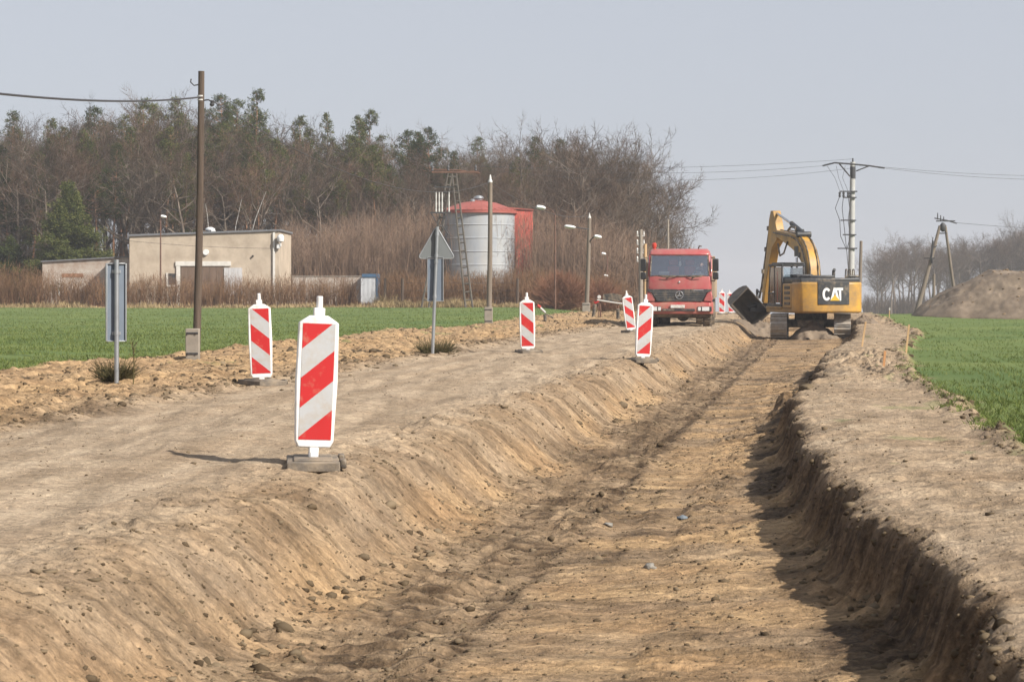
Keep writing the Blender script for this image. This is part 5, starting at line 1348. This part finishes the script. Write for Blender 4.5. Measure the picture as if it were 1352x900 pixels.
# cab
b = MB(); x0, x1, y0, y1, zb, zt_ = -1.25, -.30, -.25, 1.70, 1.20, 2.80
def post(x, y, x2=None, y2=None): b.path([(x,y,zb),(x2 if x2 is not None else x, y2 if y2 is not None else y, zt_)], .045, 6)
post(x0+.05,y0+.05); post(x1-.05,y0+.05); post(x0+.05,y1-.05,x0+.05,y1-.35); post(x1-.05,y1-.05,x1-.05,y1-.35); post(x0+.05,.78)
b.b2(x0,x1,y0,y1-.2,zt_-.05,zt_+.05); b.b2(x0+.1,x1-.05,y0-.03,y1-.3,zt_+.04,zt_+.10); b.b2(x0,x0+.04,y0,y1,zb,zb+.12); b.b2(x0+.015,x0+.05,.74,y1-.05,zb+.5,zb+.56); b.b2(x0,x1,y0,y0+.04,zb,zb+.70)
cb = up(b, 'cab', CHAR, bevel=.02)
b = MB(); b.b2(x0+.03,x0+.04,y0+.1,.74,zb+.15,zt_-.08); b.b2(x0+.03,x0+.04,.82,y1-.30,zb+.58,zt_-.08); b.b2(x0+.03,x0+.04,.82,y1-.15,zb+.12,zb+.5); b.b2(x0+.1,x1-.1,y0+.03,y0+.04,zb+.75,zt_-.1); b.b2(x1-.04,x1-.03,y0+.1,y1-.3,zb+.6,zt_-.1); up(b, 'cab_window', EGL, cb)
b = MB(); b.b2(-1.05,-.55,.15,.30,1.6,2.35); b.b2(-1.05,-.55,.2,.75,1.5,1.65); up(b, 'cab_seat', INNER, cb, bevel=.04)
b = MB(); b.b2(-1.22,-1.17,.36,.44,1.35,2.55); b.b2(-1.21,-1.0,.02,.08,1.3,1.75); up(b, 'red_door_strip', REDM, cb)
# boom: curved plate, in the plane x = xb
xb = .12
def plate(top, bot, w_, name, mat, par=EX, x=xb, bevel=.03):
    b = MB(); b.prism(top+bot[::-1], 'x', x-w_/2, x+w_/2); return up(b, name, mat, par, bevel=bevel)
def sm(pts, n=5):
    out = []; p = [pts[0]]+pts+[pts[-1]]
    for i in range(1, len(p)-2):
        for k in range(n):
            t = k/n; a, b_, c, d = (np.array(q) for q in p[i-1:i+3])
            out.append(tuple(.5*((2*b_)+(-a+c)*t+(2*a-5*b_+4*c-d)*t*t+(-a+3*b_-3*c+d)*t**3)))
    return out+[pts[-1]]
outer = sm([(-.10,1.45),(-.10,2.2),(.10,3.0),(.62,3.62),(1.5,3.98),(2.9,4.12),(4.35,4.25)])
inner_ = sm([(.35,1.35),(.48,2.2),(.72,2.72),(1.15,3.05),(1.9,3.38),(3.1,3.70),(4.45,4.0)])
bm_ = plate(outer, inner_, .46, 'boom', YEL)
b = MB(); off = .285
for s_ in (-1,1):
    b.path([(xb+s_*off,p_[0]+.12,p_[1]-.10) for p_ in outer[6::4]], .028, 6)
    b.path([(xb+s_*(off-.12),p_[0]-.03,p_[1]+.04) for p_ in outer[4::4]], .024, 6)
b.path([(xb-.1,1.9,4.07),(xb-.1,2.1,4.30),(xb-.12,2.6,4.34),(xb-.12,3.0,4.2)], .045, 8); b.path([(xb+.05,1.3,3.95),(xb+.05,1.5,4.18),(xb+.05,1.9,4.2),(xb+.05,2.2,4.08)], .035, 8)
b.path([(xb-.26,2.6,3.75),(xb-.32,2.9,3.3),(xb-.3,3.5,3.2),(xb-.26,3.9,3.7)], .035, 8); up(b, 'hose', BLACKP)
b = MB()
for s_ in (-1,1):
    b.path([(xb+s_*.34,.95,1.45),(xb+s_*.34,1.05,2.5)], .085, 12)
up(b, 'boom_cylinder', YEL)
b = MB()
for s_ in (-1,1): b.path([(xb+s_*.34,1.05,2.45),(xb+s_*.34,1.12,3.1)], .045, 10)
up(b, 'boom_cylinder_rod', CHROMED)
b = MB(); b.path([(xb,1.35,4.05),(xb,2.9,4.48)], .095, 12); b.lathe([(.12,-.28),(.12,.28)], (xb,1.3,4.0), 12, axis='x'); up(b, 'stick_cylinder', CHAR)
b = MB(); b.path([(xb,2.85,4.46),(xb,5.05,4.97)], .05, 10); up(b, 'stick_cylinder_rod', CHROMED)
b = MB(); b.b2(xb-.245,xb-.235,1.25,1.75,3.15,3.55); b.b2(xb-.25,xb-.232,1.0,1.3,3.1,3.3); up(b, 'boom_bracket', CHAR, bm_)
# stick
b = MB(); b.prism([(4.95,5.05),(5.25,5.06),(5.5,4.7),(5.65,4.0),(6.30,2.2),(6.58,1.35),(6.32,1.28),(5.80,2.4),(5.05,3.55),(4.40,3.85),(4.45,4.25),(4.65,4.6)], 'x', xb-.17, xb+.17); stk = up(b, 'stick', YEL, bevel=.03)
b = MB(); b.path([(xb-.08,5.55,4.6),(xb-.08,5.9,3.9),(xb-.08,6.4,2.9),(xb-.08,6.8,2.0),(xb-.1,7.1,1.5)], .05, 8); b.path([(xb+.1,5.5,4.6),(xb+.1,6.1,3.4),(xb+.1,6.7,2.2)], .04, 8)
for y_, z_ in ((5.68,4.35),(6.04,3.5),(6.45,2.6)): b.b2(xb-.17,xb+.17,y_-.05,y_+.12,z_-.09,z_+.09)
up(b, 'stick_hose', BLACKP, stk)
b = MB(); b.path([(xb,5.85,4.1),(xb,6.45,2.9)], .085, 12); up(b, 'bucket_cylinder', CHAR)
b = MB(); b.path([(xb,6.43,2.95),(xb,7.1,1.75)], .045, 10); up(b, 'bucket_cylinder_rod', CHROMED)
b = MB()
for s_ in (-1,1): b.prism([(7.05,1.85),(7.19,1.78),(7.05,1.15),(6.9,1.2)], 'x', xb+s_*.2-.03, xb+s_*.2+.03); b.prism([(6.68,1.75),(6.8,1.72),(7.18,1.78),(7.14,1.88)], 'x', xb+s_*.2-.03, xb+s_*.2+.03)
up(b, 'linkage', IRON)
# tilt coupler and wide grading bucket, rolled over to the left
b = MB(); b.box((xb-.1,6.85,1.18),(.5,.6,.22)); b.box((xb-.25,6.85,1.02),(.7,.3,.18)); b.path([(xb-.3,6.7,1.25),(xb-.7,6.8,1.15)], .06, 8); up(b, 'tilt_coupler', IRON, bevel=.03)
wb = 1.45
pr_ = [(-.06,.52),(.18,.55),(.42,.47),(.60,.30),(.68,.05),(.64,-.20),(.48,-.40),(.22,-.50),(-.12,-.54)]
inn = [(-.06,.485),(.17,.51),(.39,.44),(.56,.28),(.635,.05),(.60,-.18),(.45,-.365),(.21,-.465),(-.12,-.515)]
b = MB(); k = len(pr_)
for i in range(k-1): b.add([(-wb/2,*pr_[i]),(wb/2,*pr_[i]),(wb/2,*pr_[i+1]),(-wb/2,*pr_[i+1]),(-wb/2,*inn[i]),(wb/2,*inn[i]),(wb/2,*inn[i+1]),(-wb/2,*inn[i+1])], [(0,1,2,3),(7,6,5,4),(0,4,5,1),(2,6,7,3),(0,3,7,4),(1,5,6,2)])
for s_ in (-1,1): b.prism(pr_, 'x', s_*(wb/2+.005)-.025, s_*(wb/2+.005)+.025)
b.b2(-wb/2-.02,wb/2+.02,-.26,-.08,-.555,-.51)
EXM = Matrix.Translation((XE,YE,ZE)) @ Matrix.Rotation(-math.atan(SL),4,'Z')
ctr = W(990, 407, YE+6.2)
Mb = EXM.inverted() @ Matrix.Translation(ctr) @ Matrix.Rotation(R(24),4,'Z') @ Matrix.Rotation(R(44),4,'Y') @ Matrix.Rotation(R(14),4,'X')
b.xf(Mb); b.build('bucket', BUCK, EX, smooth=False)
# loose soil heaped under and beside the digger
for k_, (lab, px_, dy, w_, d_, h_) in enumerate((('brown soil piled between the tracks under the digger', 1073, -1.3, 1.95, 2.6, .68), ('low soil pile at the right track of the digger', 1140, -1.2, 1.1, 1.8, .35), ('clumpy soil dropped under the black bucket', 1003, 4.5, 2.2, 2.5, .45))):
    gx = np.linspace(-1,1,46); GX, GY = np.meshgrid(gx, gx); rr = np.sqrt(GX**2+GY**2)*(1+.25*fbm(GX*2+k_*7,GY*2,3,501))
    X0 = (px_-676)*(YE+dy)/F; Y0 = YE+dy
    zz = h_*np.clip(1-rr,0,1)**.8*(1+.35*fbm(GX*3,GY*3,3,502+k_))+.10*np.clip(1.1-rr,0,1)*fbm(GX*8,GY*8,3,503)
    zb_ = gz((GX*w_/2+X0).ravel(),(GY*d_/2+Y0).ravel()).reshape(GX.shape)
    zb_ = np.where(rr > 1, -.08, zz)+ (zb_ if k_ else np.minimum(zb_, ZE+.1))
    idx = np.arange(GX.size).reshape(GX.shape); q = np.stack([idx[:-1,:-1],idx[:-1,1:],idx[1:,1:],idx[1:,:-1]],-1).reshape(-1,4)
    o = npmesh('soil_pile', np.stack([GX*w_/2+X0,GY*d_/2+Y0,zb_],-1).reshape(-1,3), q, HEAP, smooth=True); tag(o, lab, 'soil pile')

# ------------------------------------------------------------------ air, light, camera
SUN_EL, SUN_AZ = 37.0, 128.0          # azimuth clockwise from the view direction
az, el = R(SUN_AZ), R(SUN_EL)
sd = Vector((math.sin(az)*math.cos(el), math.cos(az)*math.cos(el), math.sin(el)))
sl = bpy.data.lights.new('sun', 'SUN'); sl.energy = 5.0; sl.angle = R(.9); sl.color = (1, .93, .83)
so = bpy.data.objects.new('sun', sl); COL.objects.link(so)
so.rotation_euler = sd.to_track_quat('Z', 'Y').to_euler()

w = bpy.data.worlds.new('World'); scene.world = w; w.use_nodes = True
nt = w.node_tree; nt.nodes.clear()
sky = nt.nodes.new('ShaderNodeTexSky'); sky.sky_type = 'NISHITA'; sky.sun_disc = False
sky.sun_elevation = el; sky.sun_rotation = az; sky.altitude = 200
sky.air_density = 1.0; sky.dust_density = 1.0; sky.ozone_density = 1.5
hs = nt.nodes.new('ShaderNodeHueSaturation'); hs.inputs['Saturation'].default_value = .40
bg = nt.nodes.new('ShaderNodeBackground'); bg.inputs[1].default_value = .072
wo = nt.nodes.new('ShaderNodeOutputWorld')
vl = nt.nodes.new('ShaderNodeMix'); vl.data_type = 'RGBA'; vl.inputs[0].default_value = .72; vl.inputs[7].default_value = (4.70, 5.0, 5.75, 1)   # thin high veil
nt.links.new(sky.outputs[0], hs.inputs['Color']); nt.links.new(hs.outputs[0], vl.inputs[6]); nt.links.new(vl.outputs[2], bg.inputs[0]); nt.links.new(bg.outputs[0], wo.inputs[0])

hz = MB(); hz.b2(-1900, 1900, -60, 2600, -60, 26)
m = bpy.data.materials.new('haze_air'); m.use_nodes = True; n_ = m.node_tree.nodes; n_.clear()
ho = n_.new('ShaderNodeOutputMaterial'); hv = n_.new('ShaderNodeVolumePrincipled')
hv.inputs['Color'].default_value = (.95,.96,1.0,1); hv.inputs['Density'].default_value = .0005; hv.inputs['Anisotropy'].default_value = .2
m.node_tree.links.new(hv.outputs[0], ho.inputs['Volume'])
h = hz.build('haze', m, smooth=False); h['kind'] = 'stuff'; h['label'] = 'pale spring haze in the air over the site'

cam = bpy.data.cameras.new('camera'); co = bpy.data.objects.new('camera', cam); COL.objects.link(co)
co.location = (0, 0, ZC); co.rotation_euler = (R(90), 0, 0)
cam.sensor_width = 36; cam.lens = F/1352*36; cam.shift_y = -72/1352
cam.clip_start = .1; cam.clip_end = 8000
cam.dof.use_dof = True; cam.dof.focus_distance = 42; cam.dof.aperture_fstop = 13
scene.camera = co
scene.view_settings.view_transform = 'Standard'; scene.view_settings.look = 'None'
scene.view_settings.exposure = .68; scene.view_settings.gamma = 1; scene.view_settings.use_curve_mapping = False
cy = scene.cycles
cy.max_bounces = 6; cy.diffuse_bounces = 2; cy.glossy_bounces = 2; cy.transparent_max_bounces = 8; cy.volume_bounces = 0
cy.transmission_bounces = 3; cy.use_denoising = True; cy.denoiser = 'OPENIMAGEDENOISE'
cy.use_adaptive_sampling = True; cy.adaptive_threshold = .02
